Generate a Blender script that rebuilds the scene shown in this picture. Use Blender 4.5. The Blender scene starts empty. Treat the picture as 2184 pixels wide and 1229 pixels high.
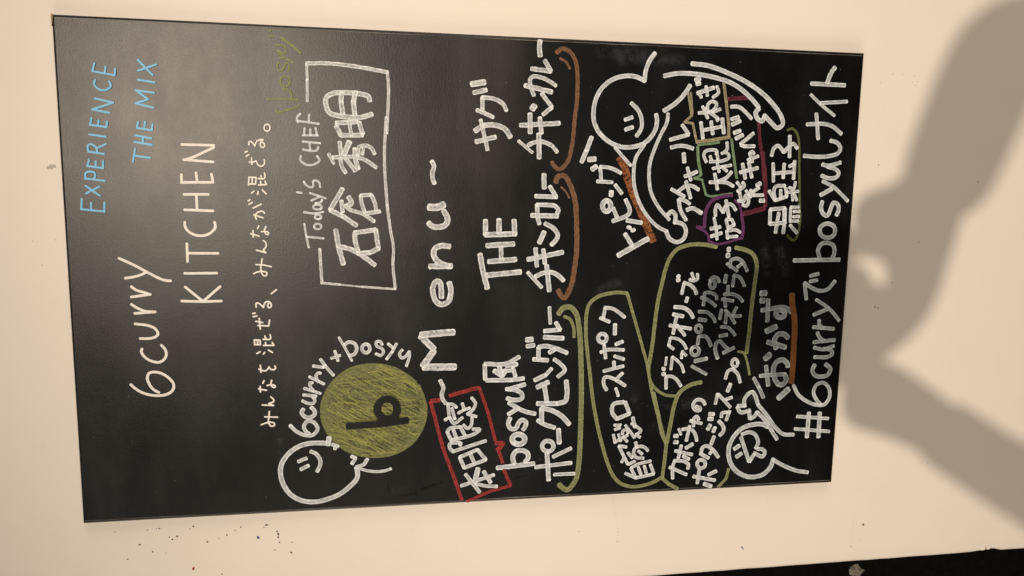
import bpy, bmesh, math, random
from mathutils import Vector, Matrix, noise
random.seed(11)
C = bpy.context.scene.collection
sc = bpy.context.scene
# ------------------------------------------------------------ camera
RIGHT=(0.016334,-0.171202,-0.985100)
UP=(0.990156,0.139745,-0.007869)
BACK=(0.139010,-0.975275,0.171800)
LOC=(0.12739,-0.98515,1.64618)
cd = bpy.data.cameras.new('camera'); cam = bpy.data.objects.new('camera', cd); C.objects.link(cam)
cd.sensor_width = 36; cd.lens = 27.61; cd.clip_start = 0.02; cd.clip_end = 50
m = Matrix((RIGHT, UP, BACK)).transposed().to_4x4(); m.translation = LOC
cam.matrix_world = m; sc.camera = cam
# ------------------------------------------------------------ light
w = bpy.data.worlds.new('World'); sc.world = w; w.use_nodes = True
bg = w.node_tree.nodes['Background']; bg.inputs[0].default_value = (1.0, 0.95, 0.86, 1); bg.inputs[1].default_value = 0.135
def lamp(name, loc, target, power, radius, color, size=100, blend=1.0):
    ld = bpy.data.lights.new(name, 'SPOT'); ld.energy = power; ld.shadow_soft_size = radius; ld.color = color
    ld.spot_size = math.radians(size); ld.spot_blend = blend
    o = bpy.data.objects.new(name, ld); C.objects.link(o); o.location = loc
    o.rotation_euler = (Vector(target) - Vector(loc)).to_track_quat('-Z', 'Y').to_euler(); return o
WARM = (1.0, 0.83, 0.66)
lamp('ceiling_or_fill_spot', (0.39, -2.5, 2.45), (0.14, 0, 1.0), 232, 0.019, WARM, 65, 1.0)
lamp('ceiling_or_fill_spot', (-2.9, -1.8, 1.6), (0.1, 0, 0.75), 185, 1.1, (1.0, 0.85, 0.67), 80, 1)  # soft fill lamp added on the left, well below the ceiling
lamp('ceiling_or_fill_spot', (3.1, -1.8, 1.6), (0.1, 0, 0.75), 200, 1.1, (1.0, 0.85, 0.67), 80, 1)  # matching fill added on the right to lift the wall's brightness
sc.view_settings.view_transform = 'Standard'; sc.view_settings.look = 'None'
sc.view_settings.exposure = 0; sc.view_settings.gamma = 1
sc.cycles.transparent_max_bounces = 32
# ------------------------------------------------------------ helpers
def tag(o, **k):
    for a, v in k.items(): o[a] = v
    return o
def link(name, me, mat, parent=None):
    o = bpy.data.objects.new(name, me); C.objects.link(o)
    if mat is not None: me.materials.append(mat)
    if parent is not None: o.parent = parent
    return o
def from_bm(name, bm, mat, parent=None, smooth=False):
    me = bpy.data.meshes.new(name); bm.to_mesh(me); bm.free()
    if smooth:
        for p in me.polygons: p.use_smooth = True
    return link(name, me, mat, parent)
def box(bm, x0, x1, y0, y1, z0, z1):
    v = [bm.verts.new(p) for p in ((x0,y0,z0),(x1,y0,z0),(x1,y1,z0),(x0,y1,z0),(x0,y0,z1),(x1,y0,z1),(x1,y1,z1),(x0,y1,z1))]
    return [bm.faces.new([v[i] for i in q]) for q in ((0,3,2,1),(4,5,6,7),(0,1,5,4),(1,2,6,5),(2,3,7,6),(3,0,4,7))]
class NT:
    def __init__(s, name):
        s.m = bpy.data.materials.new(name); s.m.use_nodes = True; s.t = s.m.node_tree; s.b = s.t.nodes['Principled BSDF']
    def n(s, typ, inp=None, **kw):
        nd = s.t.nodes.new(typ)
        for a, v in kw.items(): setattr(nd, a, v)
        for a, v in (inp or {}).items():
            if hasattr(v, 'is_output'): s.t.links.new(v, nd.inputs[a])
            else: nd.inputs[a].default_value = v
        return nd
    def math(s, op, a, b=0.0, clamp=False):
        return s.n('ShaderNodeMath', {0: a, 1: b}, operation=op, use_clamp=clamp).outputs[0]
    def rng(s, v, a, b, c, d):
        return s.n('ShaderNodeMapRange', {0: v, 1: a, 2: b, 3: c, 4: d}).outputs[0]
    def noise(s, vec, scale, detail=3, rough=0.5):
        return s.n('ShaderNodeTexNoise', {'Vector': vec, 'Scale': scale, 'Detail': detail, 'Roughness': rough}).outputs[0]
    def map(s, vec, sca=(1,1,1), loc=(0,0,0), rot=(0,0,0)):
        return s.n('ShaderNodeMapping', {'Vector': vec, 'Scale': sca, 'Location': loc, 'Rotation': rot}).outputs[0]
    def mix(s, f, a, b, blend='MIX'):
        nd = s.t.nodes.new('ShaderNodeMix'); nd.data_type = 'RGBA'; nd.blend_type = blend
        for k, v in ((0, f), (6, a), (7, b)):
            if hasattr(v, 'is_output'): s.t.links.new(v, nd.inputs[k])
            else: nd.inputs[k].default_value = v if k == 0 else tuple(v) + (1,) * (4 - len(v))
        return nd.outputs[2]
    def set(s, **kw):
        for a, v in kw.items():
            a = a.replace('_', ' ')
            if hasattr(v, 'is_output'): s.t.links.new(v, s.b.inputs[a])
            else: s.b.inputs[a].default_value = v if not isinstance(v, tuple) or len(v) == 4 else v + (1,)
        return s.m
def plain(name, col, rough=0.6, var=0.15, scale=30, spec=0.5, metal=0.0):
    t = NT(name); p = t.n('ShaderNodeTexCoord').outputs['Object']
    nz = t.noise(p, scale, 4)
    c = t.mix(t.rng(nz, .3, .7, 0, 1), tuple(x*(1-var) for x in col), tuple(min(1, x*(1+var)) for x in col))
    return t.set(Base_Color=c, Roughness=rough, Specular_IOR_Level=spec, Metallic=metal)
# ------------------------------------------------------------ materials
def wall_mat():
    t = NT('wall_paint'); p = t.n('ShaderNodeTexCoord').outputs['Object']
    a = t.noise(p, 2.2, 4, .6); b = t.noise(p, 9, 5, .6); g = t.noise(p, 260, 3, .6)
    c = t.mix(t.rng(a, .3, .7, 0, 1), (.81, .76, .695), (.835, .78, .715))
    c = t.mix(t.math('MULTIPLY', t.rng(b, .52, .75, 0, 1), .5), c, (.785, .74, .67))
    sc_ = t.noise(t.map(p, (6, 1, 40), rot=(0, .5, 0)), 1.5, 4, .7)
    c = t.mix(t.math('MULTIPLY', t.rng(sc_, .66, .74, 0, 1), .35), c, (.70, .66, .59))
    rl = t.noise(t.map(p, (90, 1, 60)), 1, 3, .6)
    bump = t.n('ShaderNodeBump', {'Height': t.math('ADD', t.math('MULTIPLY', b, 1.6), t.math('ADD', t.math('MULTIPLY', g, .12), t.math('MULTIPLY', rl, .25))), 'Strength': .09, 'Distance': .004}).outputs[0]
    return t.set(Base_Color=c, Roughness=.5, Specular_IOR_Level=.32, Normal=bump)
def board_mat():
    t = NT('black_board_paint'); p = t.n('ShaderNodeTexCoord').outputs['Object']
    # cloudy chalk residue, wiped along the board's width, and bare satin paint
    cl = t.noise(t.map(p, (3.2, 1, 5.5)), 1.6, 5, .6)
    wipe = t.noise(t.map(p, (2.2, 1, 26)), 1.2, 4, .55)
    dust = t.math('MULTIPLY', t.rng(cl, .42, .72, 0, 1), t.rng(wipe, .35, .7, .25, 1), True)
    fine = t.noise(p, 470, 3, .75)
    grain = t.noise(t.map(p, (170, 1, 560)), 1, 4, .7)
    speck = t.rng(t.noise(p, 900, 2, .5), .72, .80, 0, 1)
    # one broad horizontal reflection band, painted into the base colour, right of the middle
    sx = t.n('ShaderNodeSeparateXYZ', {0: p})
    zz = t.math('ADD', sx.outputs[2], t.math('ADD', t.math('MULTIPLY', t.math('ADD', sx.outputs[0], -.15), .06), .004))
    refl_z = t.math('MULTIPLY', t.rng(zz, .10, .0, 0, 1), t.n('ShaderNodeMapRange', {0: zz, 1: -.045, 2: .005, 3: 0, 4: 1}, interpolation_type='SMOOTHSTEP').outputs[0], True)
    refl_x = t.rng(sx.outputs[0], .02, .22, 0, 1)
    refl_band = t.math('MULTIPLY', refl_z, t.math('MULTIPLY', refl_x, t.rng(cl, .3, .6, .5, 1)), True)
    c = t.mix(dust, (.0026, .0026, .0027), (.0135, .0140, .0150))
    c = t.mix(t.math('MULTIPLY', refl_band, .55), c, (.045, .041, .037))
    c = t.mix(t.math('MULTIPLY', speck, .35), c, (.07, .065, .06))
    h = t.math('ADD', t.math('MULTIPLY', grain, .45), t.math('MULTIPLY', fine, .7))
    bump = t.n('ShaderNodeBump', {'Height': h, 'Strength': .36, 'Distance': .0005}).outputs[0]
    blot = t.noise(t.map(p, (9, 1, 14)), 1.3, 5, .65); mot = t.noise(t.map(p, (60, 1, 90)), 1, 3, .6)
    r = t.rng(t.math('ADD', t.math('MULTIPLY', dust, .25), t.math('ADD', t.math('MULTIPLY', fine, .25), t.math('ADD', t.math('MULTIPLY', blot, .55), t.math('MULTIPLY', mot, .2)))), .2, 1, .32, .445)
    # satin paint: a Beckmann gloss over a near-black body, tied by Fresnel
    df = t.n('ShaderNodeBsdfDiffuse', {'Color': c, 'Normal': bump}).outputs[0]
    gl = t.n('ShaderNodeBsdfGlossy', {'Color': (1, 1, 1, 1), 'Roughness': r, 'Normal': bump}, distribution='BECKMANN').outputs[0]
    g2 = t.n('ShaderNodeBsdfGlossy', {'Color': (.93, .97, 1, 1), 'Roughness': .52, 'Normal': bump}, distribution='BECKMANN').outputs[0]
    gm = t.n('ShaderNodeMixShader', {0: .2}); t.t.links.new(gl, gm.inputs[1]); t.t.links.new(g2, gm.inputs[2]); gl = gm.outputs[0]
    fr = t.n('ShaderNodeFresnel', {'IOR': 1.50, 'Normal': bump}).outputs[0]
    mx = t.n('ShaderNodeMixShader', {0: fr}); t.t.links.new(df, mx.inputs[1]); t.t.links.new(gl, mx.inputs[2])
    t.t.links.new(mx.outputs[0], t.t.nodes['Material Output'].inputs[0])
    return t.m
def paint(name, col, lo=.55, edge=.4, streak=.5, thick=(1.0), rough=.5, gap=0.0, col2=None, gsc=520, bumpy=.1, pooling=.35, fade=0, thin=0):
    """marker or chalk: UV x runs along the stroke, y across it (whole part = stroke number)"""
    t = NT(name)
    uv = t.n('ShaderNodeSeparateXYZ', {0: t.n('ShaderNodeUVMap', uv_map='UVMap').outputs[0]})
    u, v = uv.outputs[0], uv.outputs[1]
    e = t.math('ABSOLUTE', t.math('ADD', t.math('FRACT', v), -.5)); e = t.math('POWER', t.math('MULTIPLY', e, 2, True), 1.3)
    vec = t.n('ShaderNodeCombineXYZ', {0: t.math('MULTIPLY', u, .35), 1: t.math('MULTIPLY', v, 7.3)}).outputs[0]
    st = t.noise(vec, 1.0, 3, .6)
    vec2 = t.n('ShaderNodeCombineXYZ', {0: t.math('MULTIPLY', u, .16), 1: t.math('MULTIPLY', v, 1.3), 2: 3.3}).outputs[0]
    sl = t.noise(vec2, 1.0, 2, .5)
    p = t.n('ShaderNodeTexCoord').outputs['Object']
    gr = t.noise(p, gsc, 4, .75)
    en = t.n('ShaderNodeSeparateXYZ', {0: t.n('ShaderNodeUVMap', uv_map='Ends').outputs[0]})
    pool = t.math('MULTIPLY', t.rng(en.outputs[0], 0, 3.2, 1, 0), t.rng(sl, .35, .6, .2, 1), True)
    side = t.math('MULTIPLY', t.math('ADD', t.math('FRACT', v), -.5), t.rng(sl, .3, .7, -1, 1))
    a = t.math('ADD', lo, t.math('MULTIPLY', e, edge))
    a = t.math('ADD', a, t.math('MULTIPLY', t.math('ADD', st, -.5), streak * 2))
    a = t.math('ADD', a, t.math('MULTIPLY', t.math('ADD', sl, -.5), .5))
    a = t.math('ADD', a, t.math('MULTIPLY', pool, pooling)); a = t.math('ADD', a, t.math('MULTIPLY', side, edge * .9))
    if gap: a = t.math('SUBTRACT', a, t.math('MULTIPLY', t.rng(gr, .46, .62, 0, 1), gap))
    if fade:
        a = t.math('MULTIPLY', t.math('MULTIPLY', a, t.math('SUBTRACT', 1, e, True)), t.rng(en.outputs[0], 0, 9, 0, 1), True)
    a = t.n('ShaderNodeClamp', {0: a, 1: .0, 2: 1.0}).outputs[0]
    c = t.mix(t.rng(st, .35, .65, 0, 1), col, col2 or tuple(x * .93 for x in col))
    if thin: c = t.mix(t.rng(a, .45, .85, .85, 0), c, (.44, .50, .56))
    bump = t.n('ShaderNodeBump', {'Height': t.math('ADD', gr, t.math('MULTIPLY', st, .6)), 'Strength': bumpy, 'Distance': .0005}).outputs[0]
    return t.set(Base_Color=c, Roughness=rough, Specular_IOR_Level=.3, Alpha=a, Normal=bump)
M = dict(
    ink=paint('white_marker', (.80, .86, .91), .64, .26, .26, thin=1),
    thinink=paint('thin_white_marker', (.78, .85, .90), .60, .26, .18, thin=1),
    greyink=paint('watery_white_marker', (.72, .78, .81), .45, .24, .2, thin=1),
    brush=paint('streaky_white_marker', (.84, .88, .91), .60, .28, .62, thin=1),
    crisp=paint('cream_paint_pen', (.86, .84, .80), .95, .1, .06, pooling=.1),
    blue=paint('blue_marker', (.22, .60, .93), .95, .1, .08),
    fadedgreen=paint('faded_green_chalk', (.25, .29, .08), .72, .1, .2, gap=.0),
    olive=paint('olive_marker', (.23, .27, .115), .62, .22, .5, gap=.04, col2=(.36, .38, .20)),
    olivethin=paint('thin_olive_marker', (.17, .20, .08), .50, .2, .3),
    olivelight=paint('yellow_green_chalk', (.43, .44, .13), .46, .1, .5, gap=.3),
    discfill=paint('olive_fill', (.225, .240, .095), .74, 0, .1, gap=.42, gsc=300),
    brown=paint('brown_chalk', (.29, .14, .07), .72, .1, .6, gap=.3, col2=(.20, .115, .075)),
    orange=paint('orange_chalk', (.52, .17, .05), .74, 0, .5, gap=.75, col2=(.22, .10, .055), gsc=230, bumpy=.6),
    orangebrown=paint('orange_brown_marker', (.25, .10, .035), .92, 0, .15, gap=.2, gsc=300),
    red=paint('red_chalk', (.42, .045, .045), .60, .2, .35, gap=.3),
    pink=paint('pink_chalk', (.22, .045, .075), .42, .2, .3, gap=.25),
    mint=paint('pale_green_marker', (.22, .36, .20), .62, .2, .3),
    cream=paint('cream_marker', (.42, .37, .24), .60, .2, .4, gap=.1),
    violet=paint('violet_marker', (.145, .045, .15), .66, .2, .25),
    ghost=paint('wiped_dark_marker', (.0012, .0012, .0012), .20, .1, .25, rough=.8, fade=0, pooling=0),
    haze=paint('wiped_chalk_haze', (.09, .10, .115), .17, 0, .2, gsc=45, gap=.2, pooling=0, rough=.8, fade=1),
    darkgap=paint('dark_gap', (.012, .014, .008), .62, .1, .3),
)
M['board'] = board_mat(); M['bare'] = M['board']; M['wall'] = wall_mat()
# ------------------------------------------------------------ setting: wall, a black backdrop for the unlit gap and the floor
FRONT = 0.0                      # the board's face stands at y = 0, the wall's face 20 mm behind it
WX0 = -0.4318
def wall_mesh():
    bm = bmesh.new(); W1, Z1 = 1.9, 2.62
    n = 200; prof = []
    for i in range(n + 1):
        z = Z1 * i / n
        d = 0.0006 * noise.noise(Vector((0, 0, z * 30))) + 0.0003 * noise.noise(Vector((3, 0, z * 90)))
        for zc, wd, dp in ((0.712, .010, .0045), (0.728, .012, .002), (1.31, .008, .002)):
            d += dp * math.exp(-((z - zc) / wd) ** 2)
        prof.append((z, WX0 + d))
    for i in range(n + 1):
        z, x = prof[i]
        for p in ((W1, 0), (x + .02, 0), (x + .005, .0003), (x + .0012, .0015), (x, .0045), (x, .12)):
            bm.verts.new((p[0], .013 + p[1], z))
    bm.verts.ensure_lookup_table()
    for i in range(n):
        for k in range(5):
            a = i * 6 + k; bm.faces.new((bm.verts[a], bm.verts[a + 6], bm.verts[a + 7], bm.verts[a + 1]))
    bmesh.ops.recalc_face_normals(bm, faces=bm.faces)
    for fc in bm.faces: fc.smooth = True
    # plaster fillers, set just proud of the edge
    return bm
wall = from_bm('wall', wall_mesh(), M['wall']); tag(wall, kind='structure')
bm = bmesh.new(); box(bm, -3.0, WX0 + .3, .55, .60, 0, 2.62)
dark = from_bm('gap_backdrop', bm, plain('backdrop_black', (.0035, .0035, .003), .9, .5, 60, .1)); tag(dark, kind='structure')  # near-black sheet added to stand in for the unlit space past the edge
bm = bmesh.new(); box(bm, -3.0, 1.9, -3.2, .60, -.05, 0)
floor = from_bm('floor', bm, plain('dark_floor', (.10, .075, .055), .5, .3, 6)); tag(floor, kind='structure')
# filler lumps at the chipped wall edge
def blob(bm, c, r, seed, sq=(1, 1, 1), sub=2):
    q = bmesh.ops.create_icosphere(bm, subdivisions=sub, radius=1)
    for v in q['verts']:
        k = 1 + .35 * noise.noise(v.co * 1.8 + Vector((seed, 0, 0)))
        v.co = Vector((v.co.x * r * sq[0] * k, v.co.y * r * sq[1] * k, v.co.z * r * sq[2] * k)) + Vector(c)
bm = bmesh.new()
for i, (x, z, r) in enumerate(((WX0 + .009, .728, .006), (WX0 + .007, .718, .004), (WX0 + .012, .723, .003), (WX0 + .007, .736, .003))):
    blob(bm, (x, .0135, z), r, i * 3.1, (1, .05, 1.1))
o = from_bm('filler', bm, M['wall'], wall, True); tag(o, label='rough pale filler dabbed on the chipped edge', kind='stuff')
# paint specks on the wall
SP = {'k': plain('dark_speck', (.10, .085, .07), .6), 'b': plain('blue_speck', (.02, .05, .22), .6), 'r': plain('red_speck', (.30, .03, .02), .6),
      'o': plain('ochre_speck', (.22, .13, .04), .6), 'g': plain('grey_scuff', (.47, .45, .40), .8)}
SPN = {'k': 'dark paint specks scattered on the wall', 'b': 'blue paint drips on the wall', 'r': 'red paint dab on the wall', 'o': 'ochre dab on the wall', 'g': 'grey scuffs on the wall'}
bms = {}
for ln in '''k -318.5 468.1 0.76
k -318.3 430.2 0.83
k -317.2 419.3 0.71
k -317.2 416.3 1.07
k -329.4 404.7 0.89
k -332.6 401.4 1.13
k -328.8 395.1 1.19
k -329.3 396.1 0.84
k -317.0 375.6 1.20
k -320.0 379.7 0.66
k -338.6 359.3 1.21
k -338.8 360.1 0.79
k -335.3 345.0 0.61
k -330.9 335.3 1.15
k -325.5 325.0 0.73
k -321.5 317.9 0.97
k -323.7 289.4 0.74
k -320.8 286.9 1.23
k -320.5 285.2 1.10
b -335.8 297.4 1.23
b -337.5 296.9 1.60
k -330.0 273.3 1.29
k -333.0 272.5 1.30
k -334.4 271.7 1.30
k -338.1 272.0 1.42
k -345.2 270.7 1.11
k -355.5 276.6 0.80
k -360.0 256.7 1.25
k -361.1 255.8 0.81
k -346.5 255.1 0.81
k -337.0 440.3 1.30
k -347.5 425.3 1.13
k -350.6 409.5 0.54
k -355.4 455.3 0.95
r -373.8 377.7 1.82
r -372.8 377.0 1.33
k -383.9 343.1 0.86
o -373.5 -564.5 1.98
k -407.0 -547.4 0.92
k -398.3 -561.2 0.61
k 153.3 -542.5 0.82
k 132.5 -700.8 0.86
k -11.5 -578.0 0.86
k -46.4 -554.6 1.14
k -47.8 -559.1 0.93
k -282.5 -662.7 0.77
k 46.7 -615.4 0.71
b -396.6 -373.9 1.32
b -398.8 -375.5 0.95
g 130.1 517.7 2.09
g 131.2 514.6 2.62
g 132.3 511.6 2.09
g 131.3 510.1 1.26
k -356.5 -129.6 0.62
k 44.7 539.5 0.48
k 16.6 531.2 0.48
k 46.4 515.2 0.43
g 276.2 -552.7 0.80
g 276.2 -568.4 0.67
g 275.0 -585.7 0.88
g 266.7 -583.6 0.88
g 267.7 -591.4 0.88
g 262.5 -589.1 0.68
g 263.8 -535.4 0.67
k -243.2 386.2 0.01
g -304.5 -175.2 0.48
g -309.2 -176.4 0.54
g -313.8 -177.0 0.61
g -318.5 -177.9 0.53
g -323.1 -179.0 0.36
g -327.8 -179.8 0.51
g -332.5 -181.2 0.52
g -337.2 -182.2 0.35
g -341.9 -183.1 0.35
g -346.6 -183.7 0.44
g -351.3 -184.9 0.51
k -356.0 -185.5 0.43
k -360.6 -185.6 0.59
k -365.3 -185.7 0.45
k -369.9 -185.0 0.40
k -374.6 -185.1 0.55'''.split('\n'):
    c, x, z, r = ln.split(); x, z, r = float(x) / 1000, 1.5 + float(z) / 1000, float(r) / 1000
    bmk = bms.setdefault(c, bmesh.new())
    nn = 9; ph = random.random() * 6; el = random.uniform(.7, 1.25)
    ring = [bmk.verts.new((x + r * el * math.cos(ph + 6.283 * i / nn) * random.uniform(.75, 1.2), .01285, z + r / el * math.sin(ph + 6.283 * i / nn) * random.uniform(.75, 1.2))) for i in range(nn)]
    top = bmk.verts.new((x, .0126, z))
    for i in range(nn): bmk.faces.new((top, ring[(i + 1) % nn], ring[i]))
for c, bmk in bms.items():
    o = from_bm('paint_speck', bmk, SP[c], wall); tag(o, kind='stuff', label=SPN[c])
# ------------------------------------------------------------ crumpled scrap in the dark gap
bm = bmesh.new(); blob(bm, (0, 0, 0), .0085, 5.0, (1, .7, 1.3), 3)
for v in bm.verts: v.co += v.co.normalized() * .0035 * noise.noise(v.co * 260)
scrap = from_bm('crumpled_paper', bm, plain('crumpled_grey_paper', (.17, .165, .14), .85, .3, 200))
scrap.location = (-.4960, .100, .8795)
tag(scrap, label='small crumpled grey paper scrap in the dark gap beside the wall edge', category='paper scrap')
# ------------------------------------------------------------ the board
board = bpy.data.objects.new('blackboard', None); C.objects.link(board); board.location = (0, 0, 1.5)
tag(board, label='tall black menu board covered in white and coloured marker lettering, hung on the cream wall', category='blackboard')
bm = bmesh.new()
v = [bm.verts.new(p) for p in ((-.3, 0, -.5), (.3, 0, -.5), (.3, 0, .5), (-.3, 0, .5))]
fc = bm.faces.new(v)
r = bmesh.ops.extrude_face_region(bm, geom=[fc])
for q in r['geom']:
    if isinstance(q, bmesh.types.BMVert): q.co.y += .010
bmesh.ops.recalc_face_normals(bm, faces=bm.faces)
bmesh.ops.bevel(bm, geom=[e for e in bm.edges if all(abs(vv.co.y) < 1e-6 for vv in e.verts)], offset=.003, segments=3, affect='EDGES', profile=.5)
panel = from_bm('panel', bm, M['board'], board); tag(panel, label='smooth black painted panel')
bm = bmesh.new()
for x in (-.22, .22): box(bm, x - .02, x + .02, .0101, .0129, -.42, .42)
batten = from_bm('batten', bm, plain('pale_wood', (.45, .30, .17), .7), board)
# worn upper corner where raw wood shows
bm = bmesh.new(); n = 16; prev = None
for i in range(n + 1):
    s = i / n; z = .4975 - .036 * s; wd = .0022 * (1 - s) ** .6 + .0003 + .0005 * noise.noise(Vector((s * 9, 1, 0)))
    # on the top side: runs along the side face of the panel corner
    a = bm.verts.new((.3002 - .013 * s, -.00015, .5002)); b = bm.verts.new((.3002 - .013 * s, -.00015, .5002 - wd)); c = bm.verts.new((.3002 - .013 * s, .009, .5004))
    if prev:
        bm.faces.new((prev[0], a, b, prev[1])); bm.faces.new((prev[0], prev[2], c, a))
    prev = (a, b, c)
o = from_bm('worn_corner', bm, plain('raw_chipped_wood', (.30, .21, .10), .8, .5, 400), board); tag(o, label='chipped corner showing raw wood')
# pale line painted along the two long edges for the bevel highlight
for sx in (-1, 1):
    bm = bmesh.new(); prev = None
    for i in range(91):
        z = -.497 + .994 * i / 90; k = max(0, .35 + 1.1 * noise.noise(Vector((sx * 7, 0, z * 11)))) * (.0010 if z < .05 else .0004)
        a = bm.verts.new((sx * (.2963), -.00012, z)); b = bm.verts.new((sx * (.2963 - k - .0001), -.00012, z))
        if prev: bm.faces.new((prev[0], a, b, prev[1]))
        prev = (a, b)
    o = from_bm('bevel_line', bm, plain('bevel_line_paint', (.20, .18, .16), .5, .4, 120), board); tag(o, label='pale line painted along a long edge for the bevel highlight')
# ------------------------------------------------------------ strokes
def smooth_path(P):
    out = []; n = len(P)
    for i in range(n - 1):
        p0 = P[i - 1] if i else P[0] * 2 - P[1]; p1, p2 = P[i], P[i + 1]; p3 = P[i + 2] if i + 2 < n else P[-1] * 2 - P[-2]
        d = (p2 - p1).length; k = max(2, int(d / 2.2))
        t0, t1 = 0, max(1e-3, (p1 - p0).length ** .5); t2 = t1 + max(1e-3, d ** .5); t3 = t2 + max(1e-3, (p3 - p2).length ** .5)
        for j in range(k):
            t = t1 + (t2 - t1) * j / k
            a1 = p0 * ((t1 - t) / (t1 - t0)) + p1 * ((t - t0) / (t1 - t0)); a2 = p1 * ((t2 - t) / (t2 - t1)) + p2 * ((t - t1) / (t2 - t1))
            a3 = p2 * ((t3 - t) / (t3 - t2)) + p3 * ((t - t2) / (t3 - t2)); b1 = a1 * ((t2 - t) / (t2 - t0)) + a2 * ((t - t0) / (t2 - t0))
            b2 = a2 * ((t3 - t) / (t3 - t1)) + a3 * ((t - t1) / (t3 - t1)); out.append(b1 * ((t2 - t) / (t2 - t1)) + b2 * ((t - t1) / (t2 - t1)))
    out.append(P[-1]); return out
def resample(P, step):
    out = [P[0]]; acc = 0
    for a, b in zip(P, P[1:]):
        L = (b - a).length
        if L < 1e-6: continue
        k = max(1, int(round(L / step)))
        for j in range(1, k + 1): out.append(a.lerp(b, j / k))
    return out
STYLE = dict(rough=dict(jit=.10, freq=.22), chalk=dict(jit=.16, freq=.5), thin=dict(jit=.07, freq=.2))
NS = [0]
def ribbon(V, F, UVs, P, wd, y, jit, capk, seed):
    hw = wd / 2
    step = max(.8, wd * .22)
    P = resample(P, step)
    if len(P) < 2: P = [P[0], P[0] + Vector((.01, 0))]
    T = []
    for i in range(len(P)):
        d = P[min(i + 1, len(P) - 1)] - P[max(i - 1, 0)]
        T.append(d.normalized() if d.length > 1e-9 else Vector((1, 0)))
    rows = []; u = 0; cap = hw * capk
    ks = (1, .92, .75, .5, .22)
    for k in ks[:-1]: rows.append((P[0] - T[0] * cap * k, T[0], math.sqrt(1 - k * k) + .02, u)); u += cap * .2
    for i, p in enumerate(P):
        if i: u += (p - P[i - 1]).length
        rows.append((p, T[i], 1.0, u))
    for k in reversed(ks[:-1]): u += cap * .2; rows.append((P[-1] + T[-1] * cap * k, T[-1], math.sqrt(1 - k * k) + .02, u))
    base = len(V)
    for (p, tt, s, uu) in rows:
        nrm = Vector((-tt.y, tt.x))
        for j, sd in enumerate((-1, 0, 1)):
            k = 0 if sd == 0 else sd * hw * s * (1 + jit * noise.noise(Vector((uu * .18, seed * 3.7 + sd * 5, 0))) + jit * .6 * noise.noise(Vector((uu * .9, seed * 1.3 + sd * 9, 4))))
            q = p + nrm * k; V.append((q.x / 1000, y - uu * 1.5e-7, q.y / 1000)); UVs.append((uu, NS[0] + .5 + .499 * sd, min(uu, rows[-1][3] - uu)))
    for i in range(len(rows) - 1):
        for j in (0, 1):
            a = base + i * 3 + j; F.append((a, a + 3, a + 4, a + 1))
CH = {'haze', 'ghost', 'brown', 'orange', 'red', 'pink', 'olivelight', 'fadedgreen', 'discfill', 'darkgap'}
YL = [0]
def build_part(name, mat, label, strokes, poly, parent, layer):
    V, F, UVs = [], [], []; y = -.00006 - layer if layer >= 0 else YL[0]
    if poly:
        n = len(poly); cx = sum(p.x for p in poly) / n; cy = sum(p.y for p in poly) / n
        V.append((cx / 1000, y, cy / 1000)); UVs.append((0, .5, 9))
        for i, p in enumerate(poly): V.append((p.x / 1000, y, p.y / 1000)); UVs.append((i * 1.0, .25, 9))
        for i in range(n): F.append((0, 1 + i, 1 + (i + 1) % n))
        if len(strokes) and mat == 'disc': pass
    for kind, wd, P in strokes:
        y -= .00002 if len(strokes) < 60 else .000006
        NS[0] += 1
        segs = [smooth_path(P)] if kind == 's' and len(P) > 2 else [[a, b] for a, b in zip(P, P[1:])]
        for sg in segs:
            NS[0] += 1; y -= .000008
            ribbon(V, F, UVs, sg, wd, y, .22 if mat in CH else (.13 if mat == 'brush' else .08), .45 if (mat in CH or mat == 'bare') else (.6 if wd > 3.2 else .95), NS[0])
    me = bpy.data.meshes.new(name); me.from_pydata(V, [], F); uvl = me.uv_layers.new(name='UVMap'); ue = me.uv_layers.new(name='Ends')
    for lp in me.loops: uvl.data[lp.index].uv = UVs[lp.vertex_index][:2]; ue.data[lp.index].uv = (UVs[lp.vertex_index][2], 0)
    o = link(name, me, M['olive' if mat == 'disc' and not poly else ('discfill' if mat == 'disc' else mat)], parent)
    YL[0] = y; tag(o, label=label); return o
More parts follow.
